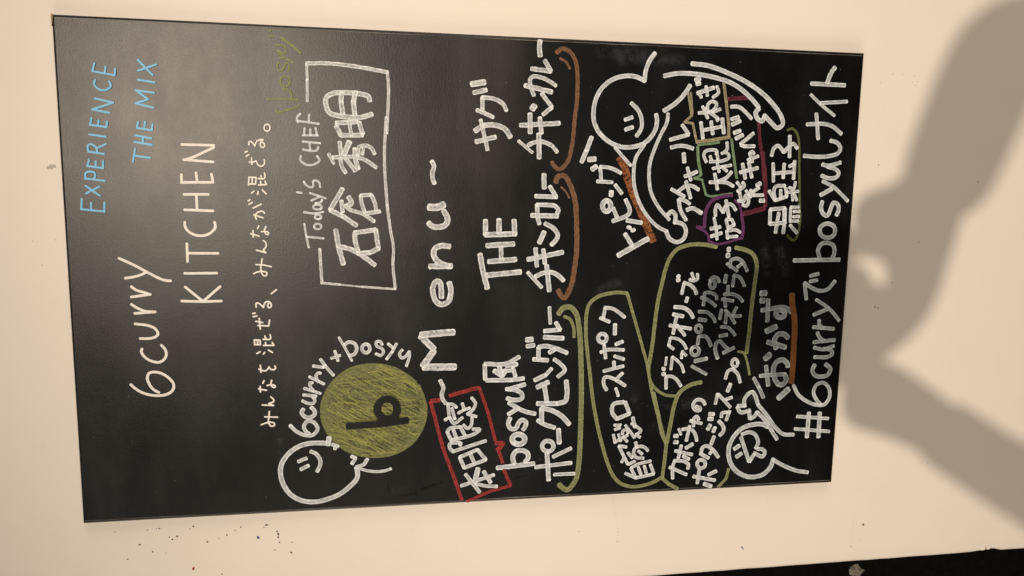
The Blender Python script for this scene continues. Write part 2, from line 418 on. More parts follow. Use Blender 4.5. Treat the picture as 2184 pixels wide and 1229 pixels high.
DATA = '''L|smudge|haze|0|faint bluish wiped chalk haze and erased marks
p 18.1 -158.8 -196.6 -178.3 -207.1
p 14.7 -206.5 -220.5 -209.9 -245.2
p 14.7 -174.5 -237.5 -182.7 -262.5
p 19.7 -175.3 -259.7 -171.8 -300.5
p 20.1 -170.8 -343.3 -168.2 -375
p 11.1 -207 -263.7 -200.4 -282
s 13.9 -20.8 -139.4 -10.7 -156.6 -7.5 -176.5
p 21.8 287.6 -131.7 285.2 -199.6
p 17.6 277 -154.5 280.8 -245.9
p 17 45.8 -374.2 -1.1 -379.8
p 17.1 50.5 -388.9 1.2 -407.5
p 14.8 -275.1 133.3 -279.8 89
p 14.1 -189 265.7 -233.9 265.7
s 9.1 -53 390.7 -42.8 374.7 -44.1 356.1
L|smudge|ghost|0|dark leftovers of wiped marker strokes
p 3 -272.4 95.7 -286.6 94.6
p 3 -285.5 114.6 -283.1 94.6
p 2.5 -278.5 91.2 -269 61
p 2.5 -268.1 132.2 -281.1 130.1
p 2.4 -270.3 -33.1 -265.4 -54
p 2.3 -279.1 91 -270 63
s 3 -193.7 8.2 -195.3 -0.9 -203.4 -27.4
p 2.4 34.8 -362.5 34.2 -376.2
p 2.4 34.8 -397.5 27.8 -415.7
p 2.4 51.2 -395.2 27.8 -397.4
s 2.4 23.2 -367 19.6 -377.2 13.8 -378.9
p 2.4 46.5 -406.8 39.5 -414.9
p 2.9 116.6 -430.1 114.5 -444.2
s 2.9 125.9 -439.5 122.6 -447.4 119.1 -445.1
p 1.7 296.1 -133.7 276.4 -137.7
p 1.8 214.7 -163.6 177.1 -166.7
L|lettering|blue|0|sky blue capital lettering reading EXPERIENCE
p 2.2 95.4 479.2 83.5 480.3
p 2.2 83.2 480.5 80.8 455.4
p 2.2 90.9 469.3 82.1 469.7
p 2.2 91.2 454.9 80.5 455.6
p 2.2 110.2 474.2 99.1 459.6
p 2.2 101.4 474.2 109.5 459.5
p 2.2 118.6 474.5 116.2 453.6
s 2.2 118.8 473.7 124.5 473.6 126.5 469.2 125.4 464.2 121.7 463 117.8 465.1
p 2.2 140.2 468.9 132.8 471
p 2.2 132.8 471 130.7 454
p 2.2 138.4 461.7 131.7 462.2
p 2.2 138.6 453.8 130.7 454.5
p 2.2 146.9 452.5 149.2 469.3
s 2.2 149.2 469.2 156.3 469.1 157.6 465.2 154.5 460.8 148.4 459.5
p 2.2 153.6 459.2 158.2 449.6
p 2.2 168.6 466.9 166.3 449.6
p 2.2 187 463.6 179.5 465.7
p 2.2 179.5 465.7 177.3 448.1
p 2.2 184.8 456.3 178.5 457
p 2.2 183.6 447.3 177.3 448.1
p 2.2 193.4 444.1 196.7 462.4
p 2.2 196.7 462.4 204.9 439.4
p 2.2 204.9 439.4 209.2 458.8
s 2.2 229.8 457.5 225.5 459 220.3 455.5 218.4 448.3 221.3 442.7 224.2 440.9 228.4 442.8
p 2.1 248.3 457.2 239.2 459.9
p 2.1 239.2 459.9 235.6 436.5
p 2.1 244.5 445.6 236.8 447.2
p 2.2 243 435.6 235.6 436.5
L|lettering|blue|0|sky blue capital lettering reading THE MIX
p 2.2 153.5 418.5 138.7 421.6
p 2.2 145.3 418.5 143.5 402.7
p 2.2 168.9 417.4 165.7 400
p 2.2 161.3 419.1 158.3 400.1
p 2.2 166.9 409.5 159.6 409.8
p 2.2 184.1 413.8 177.2 415.5
p 2.2 177.2 415.5 175.2 399.6
p 2.2 184.3 406.4 176.8 407.7
p 2.2 181.6 398.3 175.2 399.4
p 2.2 200.6 396.6 204.9 415.4
p 2.2 204.9 415.4 210 401.9
p 2.2 210 401.9 219.6 414.5
p 2.2 219.6 414.5 217.6 395.1
p 2.2 231.5 411.9 229.2 393.9
p 2.2 253.5 410.8 237.5 395.7
p 2.2 241.6 411.1 249.2 391.4
L|lettering|crisp|0|tall thin white lowercase lettering beside a large six
s 3.2 -126.9 436.9 -131 433.1 -137.1 424.6 -140.7 414 -141.5 404.3 -139.7 395.3 -134.5 389.2 -127.5 388.4 -119.9 393.5 -114.3 401.1 -112 409.8 -113.4 415.7 -119.2 417.9 -127.8 415.6 -134.4 410.8 -137.5 405.6
s 3.1 -83.3 422.3 -86.8 423.2 -93.2 419.7 -98.1 413.1 -100.2 404.4 -97.4 398.4 -91.1 395 -84.7 396 -79.2 400.1
s 3.1 -70.5 423.7 -70.7 413.8 -68.7 406 -65.1 403.4 -58.7 406.5 -54.9 414.1 -52.6 428.4
p 3.1 -39.9 428.3 -38.4 405.6
s 3.1 -29 431.6 -33.2 425.6 -37 418.1 -38.4 405.6
p 3.1 -20.1 431.2 -17.2 410
s 3.1 -17.2 410 -14.4 418 -12.1 425.1 -7.7 430.6
s 3.1 2.4 436.7 4.1 426.7 6.9 418 9.9 412.6
s 3.1 26 442.5 17.7 426 9.4 412.1 1.6 398.1 -0.5 392.4 -1 386.4
L|lettering|crisp|0|thin white capital lettering reading KITCHEN
p 3 -25.5 374.8 -26.5 350.5 -26 329.6
p 3 -8.6 370.2 -25.8 351
p 3.1 -25.8 350 -8.5 330.4
p 3 7.9 370.2 8 333.6
p 3 43.4 366.2 22.1 366.3
p 3 32.1 364.9 31.9 331.3
s 3 68.9 367.5 64.3 367.6 57.7 363.6 53.7 356 53.2 346.3 56.8 338.3 63.5 333.2 69.1 334
p 3 101.7 367.1 102.1 339.9
p 3 83.6 367.2 82.6 335.3
p 3 100.9 353.4 84.2 353.1
p 2.9 124.8 369.1 115.6 369.2
p 3 115.6 369.5 116.3 334.1
p 2.9 127 352.7 116.5 351.7
p 3 125.8 335.4 116.3 334.1
p 2.9 140.1 333 142.1 365.8
p 2.9 141.8 365.1 145.5 354.4 156.9 331.9
p 2.9 159.4 331.4 159.6 367.2
L|lettering|crisp|0|small white Japanese sentence in thin marker under the kitchen heading
s 1.9 -165.8 277 -171.9 277.7 -179.6 278.4 -184.7 275.9 -184.5 271.8 -181.2 271.5 -179.7 275.8 -180.6 282 -182.6 287.2
p 1.9 -172.5 282.8 -173.6 267.4
p 1.9 -157.2 285.3 -158.3 271.8
p 1.9 -158.3 271.8 -155.5 277.3
s 1.9 -155.5 277.3 -153.5 271.8 -151.3 271.3 -147.1 274.8
p 1.9 -133.3 287.2 -140.4 287.1
p 1.9 -136.5 289.1 -138.6 279.9
p 1.9 -126.3 282.4 -129.5 283.9
s 1.9 -126 273.2 -130.9 274.4 -134.8 272.4 -134.9 269.3 -132.7 269.8 -131.5 274.4 -132.7 279
p 1.9 -106.6 286.2 -115.5 285.7
s 1.9 -111.4 288.2 -113.2 284.1 -113.8 280.1 -110.3 276.4
s 1.9 -109 276.1 -112.1 273.9 -112.7 270.8 -110.9 268.2 -107.9 268.9
p 1.9 -91.7 290 -89.6 286.1
p 1.9 -92.6 282.3 -90.5 280.7
p 1.9 -87.6 276.1 -90.9 271.5
p 1.9 -80.5 292.1 -74.6 292.4
p 1.9 -74.6 292.4 -75.3 285.7
p 1.9 -75.3 285.7 -80.7 285.5
p 1.9 -80.5 292.4 -80.7 285.5
p 1.9 -75 288.7 -80.4 288.8
p 1.9 -81.8 281.8 -81.9 269.5
p 1.9 -81.9 269.5 -78.3 271.5
p 1.9 -78.1 279.3 -81.7 279.2
s 1.9 -68.5 273.8 -71.8 272.9 -74 273.9 -74 282.1
p 1.9 -70 279.9 -73.8 278.8
p 1.9 -41.8 293.3 -41.3 290.6
p 1.9 -45.8 292.9 -44.8 288.6
p 1.9 -47.8 285.9 -61.1 285
p 1.9 -51.4 290.1 -53.2 282
p 1.9 -56.8 287.7 -57.5 275
p 1.9 -57.5 275 -50.1 273.8
s 1.9 -33.9 289.1 -29.1 288.9 -29.3 285.9 -34.5 280.5
s 1.9 -34.5 280.5 -28.7 278.8 -27.1 274.3 -30.4 271.3 -34.1 271.9 -34.6 274.5 -31.9 275.7 -28.7 273.8
p 1.9 -17.4 270.8 -12.6 264.8
s 1.8 25.4 280.4 19.3 281.6 12 282.3 5.2 280 4.6 276.5 8.3 275.4 9.9 279.8 9.4 285.9 7.3 290.7
s 1.8 18.3 287.8 17.8 279.6 15.6 270.1
p 1.8 35.8 286.9 32.7 275.9
p 1.8 32.7 275.9 36.1 278.9
s 1.8 36.1 278.9 40.2 275.5 45.4 275.9 47.3 278.6
p 1.8 59.4 290.2 51.6 290
p 1.8 55.7 293 52.7 283.2
p 1.8 65.1 283.3 61.8 284.9
s 1.8 64.1 274.9 60 277 54.8 274.7 55.3 272.1 57.9 273.1 58.4 276.1 58.1 280.5
s 1.8 73.1 285.8 77.1 287 80.7 285.1 82.4 281.2 82.6 278.2 80.3 276.3
p 1.8 78.4 288.8 74.9 278.2
p 1.8 86.5 289.1 91.1 279.7
p 1.8 90.7 293.9 93.2 290
p 1.8 94.8 294.7 96.4 292.5
p 1.8 104.2 290.5 106.5 287.7
p 1.8 102.5 283.5 106.1 282.9
p 1.8 108.4 278.2 103.4 273.7
p 1.7 113.6 293.7 122.9 293
p 1.7 122.9 293 122.8 284.8
p 1.8 122.8 284.8 115 285.5
p 1.8 114.9 293.7 115 285.5
p 1.8 122.7 289.2 114.9 289.5
p 1.8 113.9 282.3 114.5 273
p 1.8 114.5 273 118.3 274.6
p 1.8 118.2 279.6 114.2 279.5
s 1.8 128.1 275 124.1 274.5 121.6 275.4 121.5 282.5
p 1.8 124.9 279.2 121.8 278.4
p 1.7 152.1 296.7 153.3 293.8
p 1.7 147.4 295.5 149.4 292.2
p 1.7 145.9 289.3 138 289.1
s 1.7 140.8 292.1 140.7 287.8 142.3 284.3
s 1.7 142.3 284.3 137.3 281.9 136 278.5 138.7 274.9 144 274.8
s 1.7 160.8 291.9 164.4 291.6 164.8 289.2 159.7 285.1
s 1.7 159.7 285.1 165.4 282.8 167.3 278 167.4 275.5
s 1.7 167.4 275.7 163.8 278.6 159 278.3 158.1 275.7 160.4 273.9 163 274.7 164.7 277.7
s 1.7 177.3 270.4 177.8 272.4 179.5 273.8 181.9 274 184.1 273 185.3 271.2 185.1 269.1 183.5 267.6 181.1 267.2 178.9 268 177.5 269.8 177.5 271.8
L|lettering|fadedgreen|0|faint half erased olive lettering near the top edge
s 1.8 201.8 259.4 199.8 259.1 203.8 243.1 207.6 234.1 209.6 233
p 1.8 214.2 270.3 215 234.9
s 1.8 215.3 242.3 220.3 241.5 225.9 245.5 226.4 252.4
s 1.8 232.2 244.3 229.9 247.1 229.8 250.5 231.7 253.3 235.1 254.4 238.7 253.5 241.2 250.9 241.7 247.5 240.1 244.5 236.8 243.1 233.2 243.7 230.4 246.1
s 1.8 257.3 255.6 252.3 257.6 248.2 255.8 248.6 251.4 253.6 248.8 257.5 245.8 254.8 244.1 247.9 244.5
p 1.8 262.2 255.4 262.9 249.6
p 1.8 268 256.3 257.2 238.9
s 1.8 270.4 257.2 267.8 249.5 270.4 246.7 275.7 248.3 277.2 259
p 2.5 285.6 252.5 276.6 239.5 268.6 230.4
p 2.1 286.6 266 286.5 261.8
p 2.1 292.4 265.8 293 263.4
p 0.8 204.3 259.6 203.3 259.4
p 0.8 210 233.6 209 233.5
L|frame_line|brush|0|thin white hand drawn box around the chef's name
p 3 238.8 223.4 255.6 224
p 3 213.9 224 238.8 223.7
s 4.6 257.4 224.2 258.4 197.4 255.9 165.4 250.8 129.4
s 3.5 250.8 129.4 230.2 128.2 178.3 130.8
s 3.4 197.8 131.3 170.8 132.9 143.7 133.7 107.2 131.7 86.1 130
s 3.4 92.2 130.9 58.9 126.5 40.2 123.3 16.7 123.9 -11.7 121.2
p 3.4 37.3 212.5 21.6 211.9 -5.4 210.6
p 2.8 -4.8 210.5 -7 189.3
p 1.9 -7 189.3 -10 161.9
p 2.6 -10 161.9 -13.2 121.2
L|lettering|ink|0|white lettering reading Today's CHEF beside the boxed name
s 2.4 67.5 230.2 53.8 228.3 39.2 225.6
p 2.4 52 227 50.2 207.8
s 2.4 62.5 217.9 64.4 218.7 66.5 218 67.8 216.1 68 213.5 67 211.3 65.1 210.2 63.1 210.7 61.6 212.5 61.2 215 62 217.3 63.8 218.6
s 2.4 82.1 230.4 80.4 218.5 82.5 207.7
s 2.4 74.1 211.8 73.6 214 74.1 216.1 75.4 217.4 77 217.5 78.4 216.3 79 214.2 78.7 212 77.5 210.5 75.9 210.2 74.4 211.3 73.6 213.3
s 2.4 87 209.6 85.7 211.7 85.2 214.7 85.8 217.6 87.3 219.3 89 219.2 90.5 217.4 91.1 214.4 90.6 211.5 89.3 209.5 87.5 209.3 86 210.9
s 2.4 93 216.5 93.9 210.2 97.1 208.8
p 2.4 105.1 222.9 99 204.4
p 2.4 96.1 221.3 100.7 211.9
p 2.4 105.8 237.8 105.2 232.7
s 2.4 118.5 229.7 115 227.5 111.9 222.3 113.3 218.7 118.7 219.1 120.5 216 117.9 211.6 112.5 210.8
s 2.4 148.9 232.6 144.4 233.5 140 228.8 138.4 221.8 141.2 213.8 144.9 210.7 149.3 213.7
p 2.4 166.3 230 164.7 209.9
s 2.4 156.9 229.8 155.5 221.5 156.4 213.6 160 212.2
p 2.4 165.1 222.2 156.7 221.5
p 2.4 181.8 227.5 173.8 228.6
p 2.4 173.6 229.4 173.8 212.4
p 2.4 182.6 214.8 174 213.4
p 2.4 180.6 221 174 221
s 2.4 198.6 232.3 194.5 236.3 189 235.3
p 2.4 190.3 235.4 187.6 211.1
p 2.4 197.9 221.9 189.9 222.5
L|lettering|brush|0|large white brush strokes of the four character name
p 6.2 60.4 192.9 40.1 190 18.7 184.4
s 5.7 40.6 189.5 36.4 174.2 29 161.5 17.2 146.1
p 5.7 32.7 166.1 45.7 169.6 56.8 170.3
p 5.7 57.3 170.3 61.1 144.8
p 5.7 61.1 144.8 38.3 141.8
p 5.7 31.8 167 32.7 152.3 37.8 141.3
p 5.6 110.8 184.1 85.1 199.2
p 5.6 84.7 199.2 77 183.6 66.1 168
p 5 96.2 185.6 82.5 184.5
s 6.3 100.8 177 93.6 173.5 89.9 179
s 4.7 90.8 181.7 85.3 175.4 80.9 161 71.3 146.5
s 4.7 81.8 157.4 91 160.9 102.4 162.6
p 4.7 102.8 162.6 103.9 149.9
s 4.8 103.9 149.9 93.9 145.5 82.9 143.7
p 4.8 80.9 157.4 83.8 139.6
p 4 152.2 200 140.9 193.9
p 4.7 148.3 195.1 149.7 169.3
p 4.9 166.8 186.9 151.7 185.3
p 6.7 167.1 175.3 151.7 182.2
s 4.9 147.1 186.3 137.3 184.6 130.1 180.3
p 4.9 147.3 180 132.6 168.6
s 5.4 159.2 169.2 146.6 168.4 134.9 165
s 4.7 148.5 165.7 146.8 158.6 137.1 143.3
s 4.7 152.1 164.8 161.1 163.8 163.1 156.6 160.5 149.4 153.4 145.4
p 3.6 161.2 158.4 152.2 159.8
p 5.5 174.5 185 185.4 190.6
p 5.5 189 190.6 191 165.3
p 5.5 190.6 163.5 176.9 159.6
p 5.5 174.5 185 175.5 159.6
p 4.3 191.2 175.5 174.8 172.6
s 5.9 216.3 150.5 221.3 152 225 175.8 223.4 193.9 218.6 201.5 207.6 201.7 200.6 197.8 196.4 176.2 196.7 160.9 200.6 148.1
p 5.8 224.7 183.4 214.1 184.5 200.1 182.7
p 5.9 226.3 167.2 214.6 169.9 199.5 168.5
L|lettering|brush|0|large white brush lettering reading Menu
p 9.5 -114.8 45.9 -114.1 85.5
p 8.3 -112.6 86.6 -93.3 73
p 8.3 -90.5 73 -73.9 89.4
p 8.6 -71.9 88.8 -69.1 47.8
s 6.8 -24.1 63.4 -12 64 -4.9 65.3 -3.2 69.4 -9.7 74 -19.6 73.9 -29.5 69.9 -33.5 62.8 -29.2 54.6 -19.8 51.7 -11 52.2 -5.5 53.7
p 7.2 15.4 78.1 15.8 51.1
s 7.1 15.3 54.3 20.8 67.3 29.5 73.3 38.1 71.5 41.4 64.2 40.5 53.4
s 7.1 69.9 79.8 65.6 75 65.1 66.4 68.4 57.8 76.4 56.2 85 61.1
s 9 89.6 79.3 89.4 68.6 93 61.2
L|tilde|brush|0|white wavy dash closing the menu heading
s 5.5 146.1 75.7 139.9 73.2 131.4 75.3 124.1 74.6 118.8 72.5
L|tilde|brush|0|white wavy dash opening the menu heading
s 5.2 -132.6 64.6 -142.4 60.4 -151.5 62.6 -158.4 60.7 -163.1 57.3
L|frame_line|red|0|red chalk speech box with a small tail around four characters
p 5 -152.9 52.3 -147.8 33.4 -143.2 14.4
p 4.1 -143.3 13.8 -177.7 1.6 -215.5 -8
s 5.8 -219 -8.7 -219.3 -15 -220.1 -19 -226.3 -13.9
p 4.2 -226.2 -11 -234.6 -14.6 -246.6 -18.6
p 4.2 -256.2 -20.1 -278.2 -29.7
p 4.2 -278.8 -29.7 -285.3 -2 -297.7 28.2
p 4.6 -294.9 35.7 -269.6 43.8 -221.8 60.9 -160.1 76.7
p 5.6 -159 76.1 -158.2 65.6
L|lettering|ink|0|white four character lettering inside the red chalk box
p 4.9 -275.5 36.4 -262.7 -6.9
p 4.9 -259.9 30.8 -285.8 11.7
p 6.8 -253 14.4 -271.2 18.5
s 4.7 -273.6 17 -277.3 3.8 -278.9 -11.2
p 5.4 -257.3 6.6 -272.9 -2.5
p 4.9 -250.9 32.6 -236.5 38.6
p 4.8 -235.9 38.6 -227 15.8
p 4.9 -227 15.2 -241.1 4.2
p 4.9 -250.9 32.6 -241.1 4.2
p 4.9 -230.7 25.4 -245.7 19
s 4.6 -228.3 46.9 -223.4 51.7 -217.6 52 -216.1 46.4 -217 37.4 -219.9 38.5
p 4.6 -227.7 46.9 -215.2 4.5
p 4.6 -213 49.8 -201.2 55.2
s 4.6 -201.2 55.2 -196.7 52.1 -194.9 38.1
p 4.6 -194.9 38.1 -206.8 32.1
s 4.6 -212.4 49.8 -208.6 30.7 -203.9 17.2 -199.4 12.7 -198.8 21.7
p 4.6 -199.2 47.1 -210.4 43.1
p 4.1 -184.9 58.3 -181.6 52.8
p 4.1 -181.6 52.8 -163.7 54.5
s 4.1 -163.7 54.5 -164.5 47.8 -168.7 43.3
s 4.1 -181.6 52.2 -189.9 46.6 -182.3 35.4
p 4.1 -169.1 49.5 -184.2 45.5
s 4.1 -176.3 41 -172 33.2 -169.9 25.9
p 4.1 -163.2 36.1 -172 33.2
s 4.1 -156.1 23.8 -164.4 18.7 -172.4 22 -177.9 29.2
p 4.1 -177.9 29.2 -181.8 17.4
s 4.1 -182.7 23 -193.1 24 -197.6 28.5 -192.2 34.2
L|colour_patch|disc|0|round olive green patch filled with rough chalk scribble
f -171.7 80.9 -177.2 80.8 -182.7 81.6 -188 83 -193 85.2 -198.2 87.2 -202.8 90.2 -207.3 93.5 -211.5 97.2 -215.4 101.1 -219.4 105.2 -222.5 110 -225.3 115 -227.6 120.4 -229 126.1 -230.5 131.7 -231.7 137.4 -232.2 143.3 -232.2 149.2 -231.8 155.1 -230.2 160.9 -229.1 166.7 -227.2 172.3 -224.8 177.6 -221.8 182.6 -218.8 187.6 -215.1 192 -211.7 196.6 -207.4 200.5 -202.8 203.7 -198 206.6 -193.3 209.6 -188.1 211.5 -183 213.3 -177.7 214.5 -172.3 214.9 -166.9 214.9 -161.6 214.7 -156.3 213.8 -151.2 212.2 -146.1 210.6 -141.1 208.7 -136.8 205.4 -132.4 202.3 -128 199.1 -124.4 195 -120.8 190.9 -117.7 186.3 -115.1 181.3 -112.3 176.4 -111 170.8 -109.3 165.4 -108.5 159.7 -107.6 154 -107.8 148.2 -108.1 142.4 -108.7 136.6 -110.3 131 -111.9 125.4 -113.8 119.9 -117 115 -120 110.1 -123.3 105.3 -126.8 100.7 -131 96.8 -135.5 93.4 -140.2 90.2 -145.1 87.5 -150.1 85 -155.5 83.6 -160.7 81.7 -166.2 80.8
s 3.1 -138.5 91.4 -165.2 83 -192.4 86.2 -215.8 101.6 -229.2 127.7 -230 157.4 -220 185.4 -199 205.3 -172.8 214.3 -146.3 209.4 -124.5 193.3 -111.1 168.6 -109.8 139.6
s 3.6 -212.2 191 -190 206.7 -164.2 211.2 -139.6 203.5 -120 185.5 -111.2 159.1 -113.4 130.9 -126.8 106.2 -148.2 88.2 -175 84.2 -200.3 92.6 -219.2 112.1 -228.1 138.7
s 3 -218 117 -224.9 142.6 -221.5 169.4 -206.7 191.6 -185.4 206.3 -160.6 207.3 -137.6 198.7 -120.7 179.8 -114 154.3 -117 127.4 -131.8 105.1 -153.6 91.3 -178.7 88.4
s 2.6 -185.1 83.9 -210.2 96 -226.6 119.9 -231 149.2 -222.9 177.7 -205.1 200.3 -180.2 212.3 -153.4 211.7 -129.8 198.8 -113.1 176.4 -109.1 147.7 -116.1 119.4 -133 95.5
L|scribble|olivelight|1|yellow green scribbled hatching inside the round patch
p 1.9 -182.3 132.2 -193 93.8
p 1.9 -118.3 140 -148.1 94
p 1.8 -193.4 144.4 -203.5 128.1
p 1.2 -197.4 175.7 -212 128.7
p 0.8 -221.3 124.6 -218 106.8
p 0.9 -213.6 190.5 -224.3 154
p 0.7 -200.2 176.8 -194.2 96.5
p 1.8 -191.2 201.1 -220.5 145.5
p 1.2 -189.2 197.7 -213.1 163.3
p 0.8 -142.1 201.5 -167.7 144.2
p 0.8 -167.8 180.2 -185.4 116.9
p 1.8 -134.7 198.8 -197.2 116.4
p 1.2 -142 173 -203.8 98.5
p 1.8 -158.5 201.6 -156.9 96.9
p 0.8 -182.5 115 -188.2 106.4
p 1.5 -191.5 203.7 -207.4 181.8
p 1.2 -119.6 150.4 -140.8 123.4
p 0.9 -112 135.4 -122.4 114.1
p 1 -162.5 204.2 -188.4 165.4
p 1.6 -202.2 154.7 -223.5 120.8
p 1.5 -189.5 118.7 -196.7 104
p 1.7 -162.7 194.9 -178 161.1
p 1.6 -150.6 141.7 -163.9 125.8
p 1.2 -210.6 172.9 -215.6 156.3
p 1.2 -130.8 115.4 -139.4 96.9
p 2 -121.4 183.3 -126.4 174.9
p 1.5 -174.8 200.1 -225.4 135.5
p 2 -227.7 164.6 -225.6 121
p 1.8 -193.4 150.3 -202.4 138
p 1.4 -166.5 187.5 -213.8 128.2
p 2 -133.6 147.3 -150.4 119.1
p 1.5 -224.8 152.6 -223.9 142.6
p 1.2 -180.4 138.6 -185.4 129.8
p 2 -132.8 194.6 -126.5 106.9
p 1 -124.9 174.3 -135.9 158.4
p 1.1 -201.6 185.7 -201.6 175.7
p 2 -200.4 162.3 -207.5 149.9
p 2 -128.9 163.1 -156.4 108.8
p 1.9 -118.6 135.7 -142.8 90
p 1.7 -210.8 123.7 -216.9 115.6
p 1.3 -110.4 144.8 -121.2 111.6
p 1.9 -134.8 189.6 -142.4 179.9
p 0.9 -159 171.9 -165.8 161.7
p 2 -109.4 140.9 -136.7 96.9
p 1 -111.3 163.5 -135.5 117.2
p 2 -169.8 194 -210.7 132.5
p 1.4 -136.2 186.4 -131.6 152.7
p 0.8 -189.8 147.9 -208.8 116.6
p 1.9 -194.8 187.3 -212 158.6
p 0.9 -120 132.9 -126 125
p 0.8 -161.2 165.8 -207.4 99.8
p 1 -156.2 177.9 -180.4 141.7
p 1.4 -155.7 193.4 -166.7 175.6
p 2 -116.6 145.1 -120.7 136
p 1.7 -173.7 190 -178.3 181.2
p 0.8 -143.7 143.2 -159 123.2
p 1.5 -119.4 155.3 -118.4 145.4
p 0.7 -164.4 194.2 -182.9 170.3
p 1.6 -143.4 160.2 -143.4 119.8
p 0.8 -187 175.9 -182.9 144.7
p 1.1 -193.1 150.6 -198.9 142.4
p 1 -171 186.8 -217.4 121.7
p 1 -188 207.3 -185.9 138.9
p 1.1 -183.7 202.8 -226.5 130.8
p 2 -137.9 118.1 -141.6 108.7
p 1.5 -181.1 191.3 -207.3 157.2
p 0.9 -216.1 139.3 -225.7 126.7
p 2 -113.7 143.7 -138.8 94.7
p 1 -156.5 199 -209 128.2
p 1.3 -167.3 174 -178.6 156
p 1 -199.9 198.5 -199.8 185.8
p 1.2 -213.1 159.3 -226.2 138.5
p 2 -207 191 -211.6 180.7
p 1.2 -122.7 142.7 -138.5 111.4
p 1.2 -115.9 140.9 -125.2 115.1
p 1.7 -140.6 203.8 -167.4 172.2
p 0.9 -203.3 148.6 -196.6 115.4
p 1.6 -111.8 140.6 -117.3 132.5
p 1.7 -186.7 145.2 -191.7 136.4
p 0.9 -148.6 122.6 -153.9 114.1
p 0.9 -155.1 168.6 -167.4 130
p 1.2 -202.7 170.5 -209 162.9
p 1.9 -168 166.3 -175.1 144.8
p 1 -176.4 206.8 -207.2 161.3
p 1.8 -164.9 206.8 -195.7 151.8
p 1 -114.8 133.7 -142 95.8
p 1.4 -157.2 183.6 -178.6 102.4
p 1.9 -165.7 206.5 -171.2 198.5
p 0.8 -192.3 111.1 -197 102
p 1 -206.6 194.5 -202.7 114.6
p 2 -169.9 90.3 -175.2 83.3
p 0.8 -209.5 184.1 -215.8 176.5
p 1.5 -187.5 155.5 -193.1 142.1
p 1.7 -139.9 188.6 -144.5 179.9
p 1.5 -160.2 196.6 -190.4 151.9
p 1.4 -213.8 185.4 -225 145.2
p 1.2 -181.3 191.2 -178.3 89.2
p 1.6 -189.6 185.7 -183.9 147.9
p 1.5 -168.2 179.6 -190.7 92.3
p 1.1 -212.4 181.8 -216.5 172.7
p 1.5 -201.1 174.8 -211.7 162.3
p 1.8 -173.1 178.5 -208.4 122.3
p 1.1 -138 131.1 -169.9 85.4
p 1.5 -198.8 204.1 -214.1 145.3
p 1.6 -149.7 149.2 -169.5 124.7
p 0.8 -127.5 190.2 -119.1 134.6
p 1 -113.9 163.8 -146.9 110.5
p 1.2 -123.7 189.8 -166.4 119.7
p 1.7 -168.8 157.4 -163.8 93.1
p 0.8 -162.9 147 -158 118.9
p 1.9 -179.4 119.5 -184.3 110.6
p 1.7 -169.1 107 -176.2 95.6
p 1.3 -218.4 177.8 -224.7 170.1
p 1.1 -185.3 142.9 -209.2 113.2
p 1.6 -190.8 121.1 -196.5 112.7
p 1.3 -161.7 165.7 -180.6 101.4
p 1.8 -188.5 146.8 -184 92.3
p 0.9 -166.7 176.7 -164.7 118.1
p 2 -199.2 104.8 -204.2 95.8
p 1.7 -202 99.9 -201.8 92.1
L|scribble|darkgap|1|thin dark gaps of bare board between the hatching
p 0.4 -220.7 135.3 -223.7 131.1
p 0.7 -185.8 131.6 -191.8 115.1
p 0.4 -189.5 154.1 -193.4 148.2
p 0.7 -158.3 101.2 -168.1 87.7
p 0.8 -153 199.9 -157 194.7
p 0.5 -174.1 202.6 -180.9 191.2
p 0.6 -149.3 177 -160.1 163
p 0.9 -180.3 145.9 -188.2 133.3
p 0.4 -193.1 152.1 -198.3 144.9
p 0.7 -146.5 100.3 -150.4 95.3
p 0.7 -133.7 180.9 -142.7 167.2
p 0.6 -208.2 138 -217.3 126.3
p 0.6 -119.9 143.7 -124.5 137.8
p 0.8 -181.1 98.4 -183.3 92.5
p 0.8 -122.7 124.7 -129.2 113.6
p 0.5 -161.9 194.8 -169.1 185.3
p 0.7 -163 137.3 -171.2 125.9
p 0.4 -143.6 104.9 -152.6 91.4
p 0.8 -130.3 130.7 -133.4 122.1
p 0.5 -142.2 144 -148.2 133.2
p 0.8 -157.7 186.3 -164 176.5
p 0.5 -211.5 139 -219 129.7
p 0.6 -118.2 137 -125.9 124.2
p 0.6 -191.6 119 -195.9 106.3
p 0.8 -167.7 99.2 -171 90.2
p 0.8 -127.1 166.6 -134.7 155
p 0.6 -187 98.1 -188.4 94.2
p 0.8 -135.1 192.9 -137.9 183
p 0.6 -132.1 153 -136.5 140.1
p 0.5 -186.2 165 -191.6 156
p 0.8 -137.9 107.2 -141.4 102.3
p 0.8 -198.6 169.8 -204.5 162
p 0.6 -137.1 108.4 -142.5 98.7
p 0.4 -132.3 186 -140.4 173.6
p 0.6 -204.2 151.5 -215.5 137.8
p 0.5 -192.6 124.4 -196.8 117.7
p 0.7 -135.6 134.3 -141.2 120.5
p 0.6 -168.3 184.7 -174.4 170.5
p 0.4 -225.9 156.8 -228.8 152.7
p 0.9 -181.9 189 -189 180.4
p 0.9 -163 112.7 -171.6 100.3
p 0.5 -186 192.2 -191.4 185.5
p 0.7 -152.5 170.2 -154.9 164
p 0.9 -172.3 163.6 -180.6 151.1
p 0.5 -167.5 154.9 -177.7 141.3
p 0.7 -142.3 148 -147.3 140.5
p 0.5 -192.5 134.7 -199.7 124.6
p 0.6 -185.4 119.4 -188.9 111.1
p 0.8 -156.2 129.9 -159.5 120
p 0.5 -138.8 145.1 -141.9 139.6
p 0.7 -146.9 140.6 -151.5 134.7
p 0.8 -215.9 157.5 -225.4 145.4
p 0.7 -143.6 132.4 -151.1 120.7
p 0.6 -158.7 188.3 -164 179.3
p 0.6 -168.4 152.4 -172 145.9
p 0.7 -148.8 187.6 -157.2 172.4
